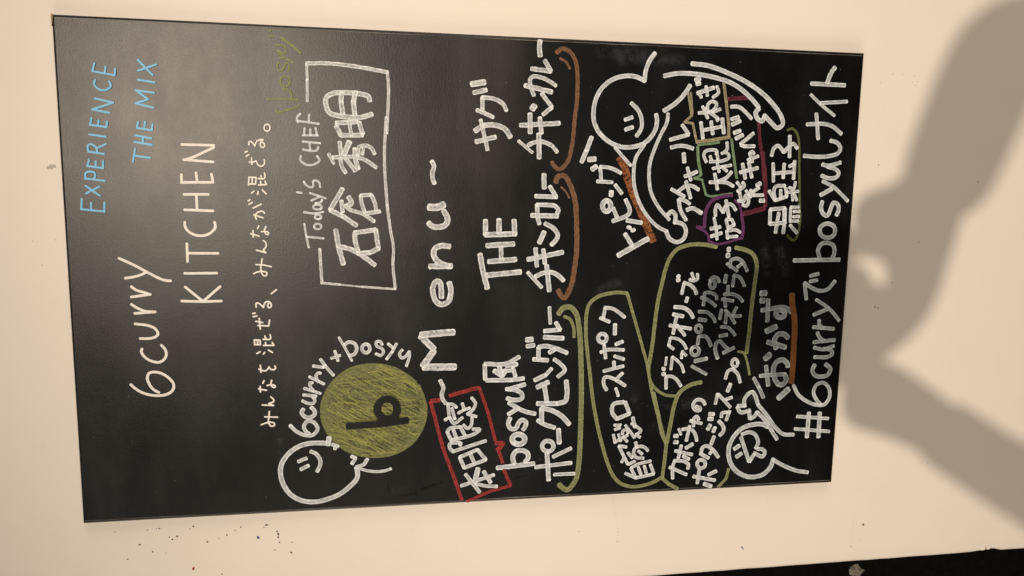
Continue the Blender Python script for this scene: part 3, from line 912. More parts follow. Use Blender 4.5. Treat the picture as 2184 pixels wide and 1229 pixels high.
p 0.6 -152.1 187.4 -157.3 174.4
p 0.7 -205 183.4 -214.7 170.9
p 0.5 -142.5 118.1 -147.5 101
p 0.5 -115.9 142.2 -122 131.3
p 0.9 -205.8 119.9 -211.4 110.3
p 0.8 -159.4 169.2 -164.7 159.5
p 0.7 -186.3 143.5 -191.4 132
p 0.4 -121.2 156.5 -129.9 140.4
p 0.5 -195.6 198.9 -200.9 182.8
p 0.9 -158.9 95.8 -164 87.8
p 0.7 -178.6 174 -182.4 162.3
p 0.7 -213 141.4 -219 133.1
p 0.6 -202.8 131.7 -209 116.4
p 0.8 -160.9 145.6 -164.4 133.2
p 0.5 -118.8 138.4 -126 126.4
p 0.5 -201.5 173.9 -206.2 159.7
p 0.8 -154.8 156.7 -163.3 142
p 0.8 -181.4 146.3 -185.4 140.7
p 0.6 -198.1 124.8 -200.6 118.9
p 0.9 -155 91 -156.7 88.2
p 0.5 -128.9 153.3 -135 139.2
p 0.8 -211.8 152.9 -219.8 138.6
p 0.9 -223.7 160.2 -228.9 152.4
p 0.6 -171.2 132.9 -178.9 118.8
p 0.6 -139.3 168.7 -143.3 162
p 0.6 -198.8 178.4 -201.5 171.7
p 0.4 -171.7 98 -175.1 93.4
p 0.6 -210.7 191.3 -215 178.3
p 0.8 -133.6 111 -138.2 104
p 0.5 -131.5 120.8 -136.1 114.9
p 0.4 -123.2 173.2 -132.9 160.1
p 0.8 -193.5 148.4 -196.2 139.7
p 0.6 -164 100.4 -169 92.3
p 0.6 -183.3 200.2 -186.7 194.6
L|letter|bare|1|black lowercase letter left bare in the round patch
p 8.7 -188 182.4 -186.5 135
p 9.3 -185.9 138.2 -183 106.8
s 9.3 -167.7 119.8 -173.3 121 -177.7 124.4 -180.1 129.3 -180.1 134.8 -177.6 139.8 -173.2 143.4 -167.6 144.9 -162 144 -157.4 140.9 -154.6 136.2 -154.3 130.7 -156.4 125.6 -160.6 121.7 -166.1 119.9 -171.8 120.4
p 7.8 -174.6 141.4 -184.5 136.1
p 7.8 -174.3 120.8 -183.3 121.9
L|lettering|ink|0|white lowercase lettering curving round the green disc
s 5 -164.5 236 -168.9 238.3 -174.6 234.1 -175.7 227.8 -171.7 222.2 -166.1 222.9 -162.6 226.5
s 4.6 -185 252.6 -193.2 244.9 -198.6 234.5 -198.7 225.1 -190.8 219.1 -182.3 223.2 -180.3 231 -186.8 235.9 -193.6 233.4 -197.2 229.2
s 3.9 -153.6 237 -157.2 230.3 -157.2 223.5 -153 221.8 -148.7 224.3
p 3.9 -146.1 235.8 -148.1 220.1
p 3.7 -137.7 234.6 -144.9 214.8
s 3.7 -141.3 223.2 -135.1 227.2 -130.7 227.2 -130.8 224
p 3.7 -123 228 -132.9 210.1
s 3.7 -129.9 217.2 -122.1 220 -118.3 217 -118.9 214.1
s 3.9 -100.8 214.1 -109.2 208.5 -122.1 198.4
p 3.9 -109.3 223.1 -111.3 210.6
p 3.9 -111.3 210.6 -108.6 207.9
p 3.7 -100 201 -96.4 189.9
p 3.7 -90.8 196.4 -103.5 192.6
s 3.2 -73.9 191 -86.7 184 -103.4 175.7
s 4.3 -83.3 184.5 -79.6 179.2 -82 171.8 -89.2 169.4 -95.7 173 -97.2 178.8
s 4.3 -82.8 157.9 -84 155.1 -86.7 153.4 -90 153.4 -92.7 155.1 -93.8 157.8 -93 160.7 -90.4 162.6 -87.1 162.9 -84.3 161.4 -82.8 158.8 -83.4 155.9
s 3.7 -83.8 137.8 -79.6 140.4 -80.3 145.2 -85.8 144.5 -88.2 138.9 -93.2 136.2 -97.8 139.5 -95.2 145.9
p 3.7 -83 120.1 -93.5 125.5 -102.7 132.5
p 3.7 -82.8 130.6 -88.5 124.2
s 3.7 -91 112.6 -95.9 116.4 -101.7 113.7 -99.4 108.3 -93.4 103.9
s 3.7 -93.4 103.9 -100.6 103.9 -112.3 107.7
L|drawing|ink|0|white outline of a smiling round figure holding the green disc
s 6 -210.4 205.1 -209.2 218.9 -209.9 233.7 -215.5 247.5 -225.2 258.2 -236.2 264.5 -248.6 265.5 -262.4 262.2 -275.4 254.1 -284.1 241.5 -287.3 225.6 -284.8 209.5 -278.8 193.3 -268 179.1 -259.1 171.4 -250 170 -244.1 171.8
p 6.1 -202.7 205.2 -212.3 206.4
p 4.6 -211.9 201.4 -215.1 194
p 4.6 -214.9 197.7 -218.3 198
p 4.8 -232.7 243.6 -228.6 233.5
p 4.8 -243 240.7 -238.4 231.1
s 4.8 -219.8 228.1 -223.5 221.3 -231.7 216.6 -238.5 216.8 -246.9 220.6
p 4.7 -228.7 177.5 -231.5 172.2
p 4.7 -232 172.7 -238.7 177.1
s 4.7 -233.3 157.6 -240 162 -243.5 171.8
s 3.8 -244 170.2 -248.1 160.4 -250.6 146.3 -250 135.4 -247.7 127.7
L|lettering|ink|0|white brush lettering in the first column above the olive bracket
p 6.4 -253.4 -11.4 -249.9 -60.7
s 6.4 -248.6 -33.9 -239 -32 -232 -35.9 -230.6 -42.8 -233.9 -51 -241.1 -52.9 -246.9 -48.9
s 7.3 -222 -38.2 -220 -33.6 -216.4 -31 -212.3 -31.4 -209.3 -34.6 -208.4 -39.6 -210 -44.4 -213.5 -47.4 -217.6 -47.5 -220.9 -44.7 -222.1 -39.9 -220.9 -34.9
s 5.8 -185.8 -27.6 -192.7 -25.1 -200.1 -28.4 -200.2 -35.4 -193.2 -38.7 -188.7 -43.2 -191.9 -49.1 -198.3 -48 -202.3 -45.2
s 5.8 -164.7 -25.6 -170.9 -34.9 -177.1 -46.5 -181.2 -61
p 5.8 -180.4 -25.3 -172.7 -38.3
s 5.8 -158.8 -23.2 -161.6 -34.7 -158.9 -43.3 -152.5 -42 -148.2 -34.5 -146.1 -21.9
p 5.8 -146.7 -24.2 -140.8 -46.4
p 5.7 -132.6 -44.5 -134.3 -28.5 -133.8 4.4
p 5.7 -132.4 6.1 -112.9 7.1
s 5.7 -111.8 6.9 -112.4 -20.2 -103.7 -38.2
p 6.3 -121.2 -5.6 -128.4 -15.9
p 6.3 -128.4 -15.9 -120.5 -21.5
p 6.3 -116.8 -12.4 -128.4 -14.8
p 6.3 -114.8 -21.4 -113.4 -35
p 5.2 -117.3 -29.9 -129.4 -33.6
p 5.1 -122.1 -17 -121.3 -30
L|lettering|ink|0|white Japanese brush lettering beside the long olive bracket
p 5.5 -254.8 -63.1 -251.1 -112
p 6.2 -235.1 -78.2 -273.7 -81.4
p 5 -266.3 -88.7 -266.5 -116.6
p 5.5 -241.5 -86.9 -230.6 -110.9
s 5.9 -233.2 -82.4 -233.4 -77.7 -231.1 -73.6 -227 -71.5 -222.7 -72.1 -219.6 -75.3 -218.9 -79.8 -220.9 -84.1 -224.8 -86.6 -229.2 -86.5 -232.6 -83.6 -233.6 -79.2
p 6.5 -203.6 -93.3 -222.8 -94.7
s 5.9 -190.1 -64.7 -195.8 -73.5 -201.1 -87.7
p 6.4 -193.9 -70 -173.8 -69.5
s 6.5 -173.5 -69.5 -177.3 -83.6 -186.1 -97.9 -197.1 -107.6
p 6.4 -167.2 -63.6 -168.1 -90.4
s 6.5 -168.1 -90.4 -165 -101.4 -153.3 -103.5 -137.4 -101.9
p 6.1 -164.7 -76.3 -141.8 -72.3
p 6.7 -145 -63.1 -138.5 -77.5
p 6 -135.4 -59.5 -128.8 -73.8
p 5.3 -128.3 -74.3 -120.3 -81.7
s 5.3 -107.7 -84.8 -114.3 -93.7 -122.6 -99.7 -131.6 -90.6
p 5.8 -107 -57.2 -109 -76.2
p 5.7 -107.2 -63.7 -91.7 -63.7
s 5.8 -91.1 -63.7 -89.8 -73.4 -93.9 -88.5 -99.7 -102
p 6 -98.7 -78.3 -94.4 -85.1
p 7.1 -81.1 -47.5 -80.6 -54.9
p 5.9 -89.6 -48.2 -88.3 -57.4
p 6.2 -78.1 -70.9 -79.9 -96.3
p 5.7 -69.9 -70.7 -68.2 -91.9
p 5.7 -68.2 -91.9 -58.9 -85.9
p 4.6 -38.3 -76.8 -60 -78.5
L|bracket|olive|0|long olive green bracket running beside the first menu column
s 6.8 -47.6 -89.7 -40.3 -95.3 -38.7 -104.4 -47.9 -113.4 -73.2 -118.7 -108 -121.5 -154.8 -123.5 -223.1 -123.7 -253.1 -122.8 -276.6 -118.7 -289.4 -107.7 -285.4 -100.4 -280.9 -96.2
s 4.2 -51.1 -97.3 -54.7 -104.9 -66.2 -110.4 -78.9 -111.3
L|lettering|brush|0|thick white brush capitals reading THE
s 6.8 30.5 14.6 8.6 10.5 -13 4.7
p 6.9 3.6 6 7.8 -37.9
p 6.9 21.2 3.5 23.9 -31.5
p 5.5 25 -12.5 40.4 -12.3
p 6.8 41.5 5.9 43.9 -28.4
p 6.5 73.5 8.2 55.6 7.9
p 6.6 55.4 7.9 56.7 -30.4
p 6.6 73.8 -28.4 55.8 -29.8
p 6.6 74.7 -9.1 57.9 -9.3
L|lettering|ink|0|white Japanese brush lettering beside the middle brown bracket
p 4.9 7.2 -47.5 -12.5 -66
s 5.9 1.6 -57.8 6 -66.7 7.1 -79.2 2.5 -88.4 -3.7 -94.9
p 6.2 16 -72.2 -17 -76.3
p 6.3 23.9 -47.2 33.3 -92.8
p 5.6 38.2 -57 15 -59.2
p 5.6 36.6 -67.2 18.8 -69.8
p 6.5 59.2 -67.8 45.4 -61.9
s 5.8 70.2 -68.7 63.7 -80.1 56 -85.9 50.5 -84.4 42.7 -77.8
p 6.2 80.3 -51.1 79.7 -84.8
s 5.5 69.7 -61.4 77.3 -59 93.7 -57.8
s 5.5 93.7 -57.8 93.8 -70.4 92.3 -81.7 86.8 -86 83.5 -84.1
p 5.5 104.7 -55.6 104 -83.1
p 5.5 104.3 -82.5 117.2 -73.8
p 6.1 132.2 -65.9 115 -66.5
L|bracket|brown|0|brown chalk bracket beside the middle column of menu items
s 6.5 122.2 -81.5 129.8 -84.1 131.1 -91.9 120.3 -100.1 98.6 -107.5 76.6 -109.8 32.2 -111.1 9.8 -108.8 -8.2 -105.9 -26.8 -96.1 -19.4 -89.5 -16 -87.7
s 2.4 116.9 -88.4 110.4 -95.3 102.9 -99.4
L|lettering|brush|0|white brush katakana above the upper right menu column
s 6.4 184.3 22.3 190.6 12.2 192 -1.8 187.6 -14.8 177.8 -22.1
p 4.8 197.8 15.5 161.3 6.5
p 5.8 170.9 21.1 177.3 -3.1
s 5.1 209.6 20.5 206.3 11.3 201.4 -0
p 5.1 208.8 13.5 224.9 13.7
s 5.1 225.2 13.7 223.6 -1.4 217.9 -12.2 210.2 -16.7
p 5.7 230.2 24.4 234.3 9
p 7.1 240.4 27.2 243.5 11.2
L|lettering|brush|0|white Japanese brush lettering beside the upper brown bracket
p 3.9 173.3 -32.5 159.3 -50.4
s 5.2 168.3 -44.7 172.2 -53.4 172.5 -65.6 167.9 -75.7 160.6 -82.5
p 6.1 182.4 -58.2 152.6 -59.4
p 5.8 192.6 -34.4 196.4 -84.4
p 6 206.9 -46.5 183.7 -47.1
p 5.6 202.6 -59.2 183.5 -61.5
p 7.7 217.1 -51.9 212.8 -49.3
p 5.2 232.1 -60.9 216.7 -74
p 5.2 215.7 -74 206.4 -63.2
p 6 241.2 -39.5 234.6 -73.5
s 4.9 229.6 -51.1 240.9 -46.5 249.2 -45.8 252.5 -49.6 250.9 -62.7 242.6 -78.8
p 5.5 261.8 -47.2 259.6 -71.8
p 5.5 260.1 -71.8 272.3 -63.9
s 6.1 295.7 -57.4 286.9 -56.5 277.7 -58
L|bracket|brown|0|brown chalk bracket beside the upper menu column
s 5.2 282.2 -78.4 287.7 -86.5 283.5 -96.5 272.3 -103.5 255.7 -106.2 224.1 -106.3 208.1 -104.7 186.7 -103.1 168.5 -101.4 149 -96.3 139.1 -86.4 142.2 -79.6 148 -75.6
s 3 275.6 -83 271.8 -90.8 263.7 -96
L|lettering|ink|0|white Japanese lettering for toppings leaning over the orange underline
p 6.9 29 -167.5 51.1 -207.2
p 5.7 57.2 -175.8 41.5 -186.4
p 7.1 66.2 -180.9 65.1 -180.7
p 7.1 62.6 -186.2 61.5 -186.5
p 5.5 74.9 -177.5 71.9 -197.5
s 5.5 73.9 -158.3 77.3 -168.6 82.9 -179.5 89.6 -180.7 101.8 -174.7
p 5.4 78.9 -163.9 90.5 -158.3
s 6.5 100 -148.6 99.3 -151.9 96.5 -154.3 92.5 -155.1 88.7 -153.8 86.6 -151.1 86.8 -147.7 89.4 -145.1 93.3 -144 97.2 -145 99.7 -147.5 99.8 -150.9
p 6.3 112 -155.2 106.5 -154.9
p 5 120.4 -160.1 109.5 -169.2
p 4.7 124.6 -135.9 123.8 -156
p 4.7 126.7 -141 142 -139.3
s 4.7 143.3 -139.3 142.2 -151.3 139.6 -159.4 135.4 -167.1
p 6.5 139.6 -128.6 143.5 -134.1
p 6.7 152 -123.6 152.9 -132.1
p 5.7 148.6 -114.5 163.3 -120.5 180.1 -126.7
L|underline|orange|0|rough orange chalk stroke slanting beside the toppings heading
s 9.6 154.4 -165.2 140.3 -173.2 123.9 -178.5 103 -187.4 85.3 -196.3 67.4 -205.3 48.3 -215
L|drawing|ink|0|white outline of a round smiling figure with long curved arms round a list
s 5.5 252.4 -195 257.3 -182.4 257.6 -168.8 253 -153.1 243 -139.9 230 -131.9 212.9 -128.5 200.1 -129.5 188.4 -135 179 -144.3 172.2 -156 168.5 -169.9 169.6 -183.6 173.7 -196.2 182.6 -206.2 193.7 -212.2 204.6 -213.2 211 -211.7
s 5.5 252.4 -194.3 266.3 -195.8 277.1 -199.9 287.4 -206.9
p 5.1 203.1 -170.3 206.6 -179.9
p 5.1 190.7 -171.3 194.2 -180.9
s 5.1 224.3 -178 215.4 -187.6 203.7 -192.6 192.9 -192.5 183 -186.6
s 5.6 215.9 -222.2 225.6 -236.9 236.8 -248 249 -256.2
s 5.7 259.6 -220.6 263.3 -237.8 263.6 -261.1 261 -284.8 255.3 -308.8 246.2 -327.3 234.6 -342.4 223.9 -352.8
s 6 222.8 -352.9 217.2 -348.6 209 -352.5 206.9 -358.8 214.2 -361.9
s 5.8 214.2 -361.3 204.5 -372.3 198.1 -381.4 203.8 -388.1 213.8 -385.2 226.8 -374.5 241.7 -357.7 256.2 -332.7 268.1 -302.1 274.7 -278.1 276.3 -257
s 4.5 212.6 -227.9 200.6 -226.4 187.4 -220 167.5 -211.6 148.7 -206 130 -205.6 111.2 -209.3 93.4 -219.5 76.2 -235.7
s 5.3 82.3 -233 87.1 -238.7 82.4 -243.9 71.7 -243.6
s 5.4 73.4 -243.5 70.1 -255 61 -259.7 50.2 -256 46.7 -246.6 51.8 -236.8 60.3 -232.2
s 4.6 60.7 -233.4 66.5 -220.7 79.9 -205.9 98.7 -193.4 118.6 -186.2 136.2 -184.4 154.9 -186.5 172.6 -197.4
s 4.3 167.9 -158.4 156.7 -169.2 145.5 -180
L|lettering|ink|0|white katakana lettering between the curved arms and the coloured bubbles
s 5.1 102.6 -247.5 89.2 -250.5 75.7 -259
s 4.9 103.2 -248.1 101.4 -255.9 97.2 -263
s 5.4 89.2 -259.5 91.6 -267.1 85.1 -280.1
p 4.8 116 -236.8 106.7 -255
s 4.9 113.3 -246.4 120.7 -257.3 120.3 -265.7 115.9 -274.3
p 4.9 126.3 -256.4 104.6 -263.8
s 5.1 133 -254.3 135.3 -262.5 139.4 -270.7
p 4.6 144.1 -257.3 128.1 -262.9
p 5.5 162.3 -251.3 151.3 -252.8
s 5 169.6 -233.7 172.1 -245.3 171.5 -254.8 168.9 -263.8
p 5 179.5 -232 186.7 -257
p 5 187.2 -256.9 198.5 -247.6
L|speech_bubble|cream|0|cream chalk bubble around two characters and a pointed tail
p 2.7 239.1 -253.5 213.2 -259.2
p 2.7 239.3 -257.3 213.8 -260.9
p 3.2 211.1 -259.9 202.6 -250.9
p 3.2 202.3 -251.1 201.3 -261.3
p 3.2 200.2 -262.2 184.9 -266.2 176.7 -268.7
p 4.4 177.8 -268.7 180.6 -291.1 185 -313.7
p 3.9 253.8 -301.6 230 -306.3 202.7 -311.2 186.1 -312.6
L|lettering|ink|0|white characters inside the cream bubble
p 4.8 202.7 -273.3 182.5 -277.3
p 5 204.2 -287.5 188.3 -290.7
p 5.1 208.5 -302.7 189.8 -305.9
p 4.6 192.9 -277.4 198 -302.1
p 5.3 207.7 -295.6 206.1 -297.1
p 4.3 214.6 -269.7 216 -284.4
p 4.3 223 -274.6 208.5 -282.5
p 4.3 220.3 -277.7 208.3 -296.8
s 4.3 216.1 -282.1 225.4 -281.6 229.9 -287.2 226.9 -293.9 221.9 -292.4 216.8 -286.8
p 4.3 216.3 -289.2 220.5 -299.1
p 5.2 239.6 -266.6 247.4 -288.6
p 4.3 240.7 -268.3 234.3 -272.2
p 4.3 248.6 -277.9 236.8 -280.3
s 4.3 249.2 -292.7 241.6 -295.5 234.9 -288.1
p 6.5 255.7 -263.5 258 -268.6
p 5 250.9 -264.9 252.1 -269.5
L|speech_bubble|mint|0|pale green chalk bubble around two characters
p 3 173.8 -271.3 175.6 -286.6 177.8 -299.7
p 3.9 171 -270.4 153.3 -272.3 135.6 -276.8
p 2.8 134.4 -276.9 130.7 -267.5
p 2.8 130.4 -268.7 128.9 -278.4
p 2.8 128.9 -278.6 110.4 -284.8
s 2.8 109.9 -284.8 107.5 -290.3 109.6 -308.4 111.5 -321.6
p 3.5 182.1 -316.9 159.9 -321.2 131.9 -327.1
L|lettering|ink|0|white characters inside the pale green bubble
p 4.7 125.7 -289.4 126.4 -301.4
p 4.7 137 -295.9 116.8 -300.7
s 4.7 127 -301.3 131.7 -311.9 139.7 -319.3
s 4.7 126.4 -301.4 125.5 -313.5 121.1 -322.9
p 4.2 143.7 -292.6 148.6 -318.2
p 4.2 150.5 -298.8 139.3 -301.8
p 4.2 146.1 -305.1 140.7 -312.6
s 4.2 151.9 -283.1 161.2 -279.1 166.3 -281.8 166.9 -296.7 162.1 -296.4
p 4.2 159.7 -288.1 154.2 -290.2
p 4.2 164.9 -297.4 155.5 -299.1
s 4.2 152.5 -287.9 154 -305.8 158.6 -314.6 163 -313.1 165.2 -308.8
s 4.2 163.4 -304.1 168.6 -311 178 -310.5
L|speech_bubble|violet|0|purple chalk bubble around two characters
s 4.7 109.4 -321.7 106.7 -304.9 100.9 -293.1 89.5 -286.5 77 -285 67.3 -285.3
p 3.1 66.2 -285.3 67.3 -274.4
p 3.1 66.1 -275.1 61.1 -286.2
s 3.1 61.1 -286.2 55.4 -290.8 47.4 -292.4
s 3.1 47.9 -293 44.2 -303.5 46.3 -318.1 52.1 -337.4
s 4.1 51.5 -338.7 63.6 -340.4 83.1 -336.8
s 2.6 83.1 -336.8 95.6 -332.9 102.6 -325.8
L|lettering|ink|0|white characters inside the purple bubble
p 4.3 78.8 -298.6 63.4 -302.5 50.3 -304.2
p 5 64.5 -294.5 67.1 -307.7
p 5 54.2 -295.7 58.9 -310
s 4.3 61.4 -317.2 63.3 -329.4 59.9 -336.9
p 4.3 53.7 -317.7 54.6 -333
p 4.3 61.4 -317.2 51.4 -319.6
p 4.3 65.8 -318.8 76.6 -315.7
p 4.3 77 -315.7 77 -323.6 70.4 -327.5
p 4.3 65.8 -318.8 69.9 -327.7
s 4.7 81.7 -300 91.9 -299.7 96.2 -301.8 86.3 -310.9
p 4.7 102.2 -313.9 80.7 -319.2
s 4.7 86.3 -310.9 96.6 -315.2 96.7 -322.5 89.7 -328.4
L|bracket|pink|0|pink chalk bracket around a row of katakana
p 5.3 233.6 -309.5 236.4 -336.9
s 4.7 202.9 -354.1 179.6 -357.5 157.2 -362.6 129 -366.3
s 5.2 166.3 -362 132.6 -367.9 94.9 -370.4
s 6.2 92.6 -369.9 87.9 -354.1 84.9 -339.5
L|lettering|ink|0|white characters and katakana inside the pink bracket
p 4.5 126.3 -327.9 120.7 -333.1
s 4.5 126.4 -335.8 121.9 -338.5 114.4 -329.2
p 4.5 112.7 -332.3 102 -335.4
s 4.5 101.9 -330.6 101.5 -339.1 109.4 -341.1 102.7 -345.8 95.2 -343.2 96.9 -337.6
p 4.5 115.7 -341.3 107.3 -349.2
p 4.5 110.6 -345.3 119.4 -359.5
p 5.9 122.2 -356.3 125.6 -361
p 4.5 109.6 -352.1 109.8 -366.3
p 5.5 102.3 -361.9 102.7 -368
p 4 116.4 -347.4 109.6 -354
p 4.9 139.3 -331.3 145.7 -356
p 4.9 150.6 -334.1 131.5 -339.1
p 4.9 152.4 -342.7 133.1 -348.2
p 4.5 155.8 -341.3 161.1 -355.6
s 4.4 164.2 -343.2 167.1 -346.7 163.8 -349.3
p 4.5 164.8 -343.2 153.1 -347.8
p 4.9 190.6 -347 176.2 -329.7
p 4.9 175.1 -330.4 173.4 -335.3 173.9 -349.3
p 5.3 190.5 -319.8 193.4 -328.1
p 5.3 183.3 -322.6 188 -332
p 5.3 207.9 -315.2 210.9 -324.6
p 5.3 201 -316.2 206.1 -327.3
s 4.8 223.8 -313.6 224.1 -323.8 217.8 -333.8 209.5 -342.8
L|lettering|ink|0|white four character lettering beside the thin olive hook
p 5.3 69.7 -388.3 59.9 -387.3
p 5.3 69.6 -399.2 59.3 -398.4
p 4.6 70.1 -407.7 59.7 -418.5
p 5 71.4 -378.2 89.8 -377.5
p 5 91 -377.5 92.9 -398.5
p 5.1 92.3 -398.6 72.7 -399.9
p 5.1 71.4 -378.2 73.3 -399.9
p 5.1 86.5 -390.2 76.7 -388.7
p 5.1 89.5 -397.8 76.7 -398.4
p 4.1 75.6 -407.3 93.6 -407
p 4.1 94.2 -407 94.5 -418.5
p 4.1 75.4 -406.7 75.7 -419.2
p 4.1 88.4 -411.4 88.7 -420.2
p 4.1 81.5 -411.3 81.8 -420.1
p 4.8 115.6 -374 103.1 -383.5
s 4.8 104.2 -383.4 114.5 -380.9 121.4 -382.9 122.7 -396.5
p 4.8 103.1 -384.1 108.5 -400
p 4.8 108.5 -400 119.3 -397.9
p 4.8 116.9 -390.6 105.5 -391.4
p 4.1 113.8 -399.6 115.6 -416.4
s 4.1 120.5 -402.8 118.9 -409.2 128.1 -411.3
p 4.1 113.2 -409.6 103.7 -415.1
p 4.1 111.4 -407.9 103.4 -409.1
p 4.7 152 -377.3 128.2 -379.3
p 4.8 151.7 -393.2 133 -393
p 4.8 155.4 -408.1 132.1 -408
p 4.8 139 -379.2 141.4 -407.6
p 4.8 148.5 -400.9 151.4 -406.9
s 5 162.1 -374.2 171.7 -376.8 175.2 -382.9 167 -391.5
s 5 167 -391.5 173.9 -397.8 178.5 -404.3 172.5 -410.4
p 5 188.5 -398.7 160.9 -400
L|bracket|olivethin|0|thin olive hook closing off the four character line
s 3.1 196.3 -396.3 198.5 -402.3 192.2 -409.6 178.8 -413.6 144.8 -416.4 98.9 -420.5 75.7 -422.6 59.4 -421.1 49.5 -416.1 51.8 -409.6 55.8 -405.5
p 3.9 97.7 -419.8 72.2 -420.8
L|lettering|ink|0|white Japanese lettering inside the long olive outline
p 4.4 -269.9 -188.8 -277.4 -203.8
p 4.4 -276.8 -203.7 -262.9 -196.4
s 4.4 -262.3 -197 -257.3 -207.9 -254.2 -224.4
p 4.5 -277.4 -203.8 -272.9 -229.5
p 4.4 -262.2 -206.8 -272.8 -211
p 4.4 -260.8 -215.4 -270.8 -218.5
p 4.5 -259.3 -224 -271.9 -229.4
p 4.4 -253.7 -182.7 -248.3 -186.1
p 4.4 -231 -178.2 -242.8 -184.1 -257.2 -191.9
p 4.4 -257.2 -192.6 -253.4 -201.6
p 4.4 -230.4 -178.2 -232.6 -188.6
p 4.4 -240.7 -191.3 -248.3 -197.7
s 4.4 -249.6 -213.7 -248 -203.8 -242.3 -199.3 -233.9 -202 -233.1 -213 -238.9 -219.6
p 4.4 -226.5 -201.7 -234.5 -203.3
p 4.4 -238.9 -205.9 -243.4 -211.6
p 4.1 -225.2 -171.3 -215.7 -189.7
p 4.1 -214.3 -169.7 -225.9 -172.6
p 4.1 -214 -177 -223.8 -180.3
p 4.1 -217.3 -183.1 -224.8 -189.5
s 4.1 -214.2 -182.4 -209.4 -182.8 -208.1 -188.8 -212.7 -190.2
p 4.1 -201.7 -186.2 -219.8 -199.6
s 4.1 -199.6 -194.6 -203.5 -200.8 -210.4 -208.4 -215.6 -201.3
p 4.1 -215.6 -201.3 -219.5 -207.6
p 5.1 -191.3 -196.1 -204.7 -199.6
p 4.1 -201.1 -170.5 -200.9 -179.5
p 4.1 -207.1 -171.3 -205 -178.4
s 5.5 -192.8 -173.8 -183 -166.8 -171.7 -168.2 -169.2 -182.5
p 5.5 -169.3 -184.4 -185.1 -191
p 5.5 -192.2 -173.8 -185.7 -191
p 4.3 -149.7 -170.7 -160.5 -174.4
s 4.8 -151.6 -157.9 -143.2 -153.5 -134.4 -154.7 -134.6 -162.1 -139 -171.8 -146.5 -183.5
p 4.8 -137.8 -170 -129.2 -179.2
p 4.7 -125.6 -152.9 -119.4 -180.1
p 5 -113 -166.7 -122.4 -167.4
s 4.7 -99.9 -147.9 -96.6 -158.4 -97.4 -179.8
p 4.7 -90.1 -152.3 -108.2 -155
p 4.7 -105.6 -167 -110 -180.3
p 5.2 -89.8 -168.3 -85.9 -177.6
s 5.4 -76.1 -152.8 -78.9 -155.1 -82.3 -155.4 -85.2 -153.6 -86.5 -150.4 -85.7 -146.9 -83.1 -144.4 -79.7 -143.8 -76.6 -145.3 -75 -148.3 -75.5 -151.8 -77.8 -154.6
p 5.6 -62.5 -166.3 -75.8 -166.6
p 4.7 -53.5 -145.8 -58.9 -158.5
p 4.7 -54.2 -149.9 -40.4 -151.8
s 4.7 -39.8 -151.5 -41.5 -162.4 -46.4 -170.8 -53.2 -179.1
L|outline|olive|0|olive green outline shaped like a long rounded bag
s 4.8 -21.2 -181.7 -20 -169.9 -21 -158.2 -25.4 -141.9 -35 -130.6 -50.4 -127 -73.4 -127.1 -96.6 -129.5 -122.3 -133.3 -149.4 -137.1 -179.1 -142.2 -214.1 -150.5 -249.6 -161.3 -270.8 -170.5 -283.6 -181.9 -289.5 -199.3 -288 -217.8 -283.8 -231.2 -278.1 -240.9
p 4 -22.4 -182.3 -45.5 -189.8 -86.4 -203.3 -116.1 -213
p 4.1 -116.1 -213 -151.9 -220.6 -182.2 -229.2 -206.8 -237.7 -229 -244.3
L|outline|olive|0|olive green outline curling round the three lines of dishes
s 5.2 40.5 -303.7 43.9 -281.7 42.7 -263.6 37 -248.3 24.4 -238.1 8.4 -232.8 -5.5 -229.9 -30.9 -225 -63.4 -221.6 -92.6 -219.3 -119.7 -215.6
s 3.9 -119.7 -215.6 -137.5 -217.5 -150.9 -225.4 -161 -240.5 -163.2 -255.4
p 5.4 -158 -223.9 -188.4 -232 -214.1 -238 -229 -244.9
s 5.6 -144.9 -291.6 -148.1 -276.9 -158.4 -261.3 -175.1 -254.7 -198 -250.9 -228.3 -246.1
L|outline|olive|0|olive green line enclosing the soup dish
s 5 -227.2 -246 -251.7 -244.7 -280 -242.2
p 5 -280 -242.2 -289.2 -252.6 -296.1 -264.9
L|outline|olive|0|short olive green hook near the lower edge
s 4.3 -271.2 -339 -284.8 -336 -296.6 -325.1
L|outline|olive|0|olive green line closing the salad dish
s 5.6 39.3 -331.2 36.4 -345 30.6 -356.5 17.8 -362.9 -1 -362.3 -26.9 -360.2 -54.1 -358.7 -78 -357.7 -105.6 -355.6
s 3.2 -103.4 -343.5 -105.4 -351.2 -116.4 -356.9 -135.9 -362
L|lettering|ink|0|white Japanese lettering first line of the salad dish
p 4.6 -152.3 -241.6 -136.2 -240.8
s 4.6 -135.6 -240.8 -135.4 -248.4 -140.2 -256 -149.4 -262.6
p 6 -124.7 -235.7 -124.4 -238.1
p 6 -132.2 -235.8 -131.3 -238.4
p 3.4 -108.8 -240.1 -119.5 -239.3
p 4.1 -125.6 -247.3 -109 -248.4
s 4.1 -108.4 -248.3 -113.9 -255.9 -121.2 -262.4 -130.3 -265.6
p 4.1 -104 -261.6 -110.5 -261.7
p 4.1 -101 -262 -107.1 -267.9
p 4.1 -92.3 -242.1 -97.8 -249.7
p 4.1 -92.3 -242.5 -82.3 -244.4
s 4.1 -81.7 -244.6 -84.3 -255.7 -90.4 -263.4 -97.8 -268
p 4.8 -65.2 -242.7 -70.2 -272.8
p 4.8 -52.5 -251.8 -76.5 -247.8
p 4.8 -65.4 -253 -79.2 -264.6
p 5.3 -50.1 -246.8 -53.2 -260.9
s 5.3 -40.2 -248.2 -41.5 -261 -46.9 -269.8 -54.9 -275.1
p 4.8 -27.7 -265.7 -33.5 -264.2
p 4.7 -22.4 -257.6 -8.5 -259.9
s 4.8 -7.3 -259.9 -10.9 -269.2 -16.7 -275.5 -22.6 -278.3
p 5.2 2 -252.8 0.2 -250.5
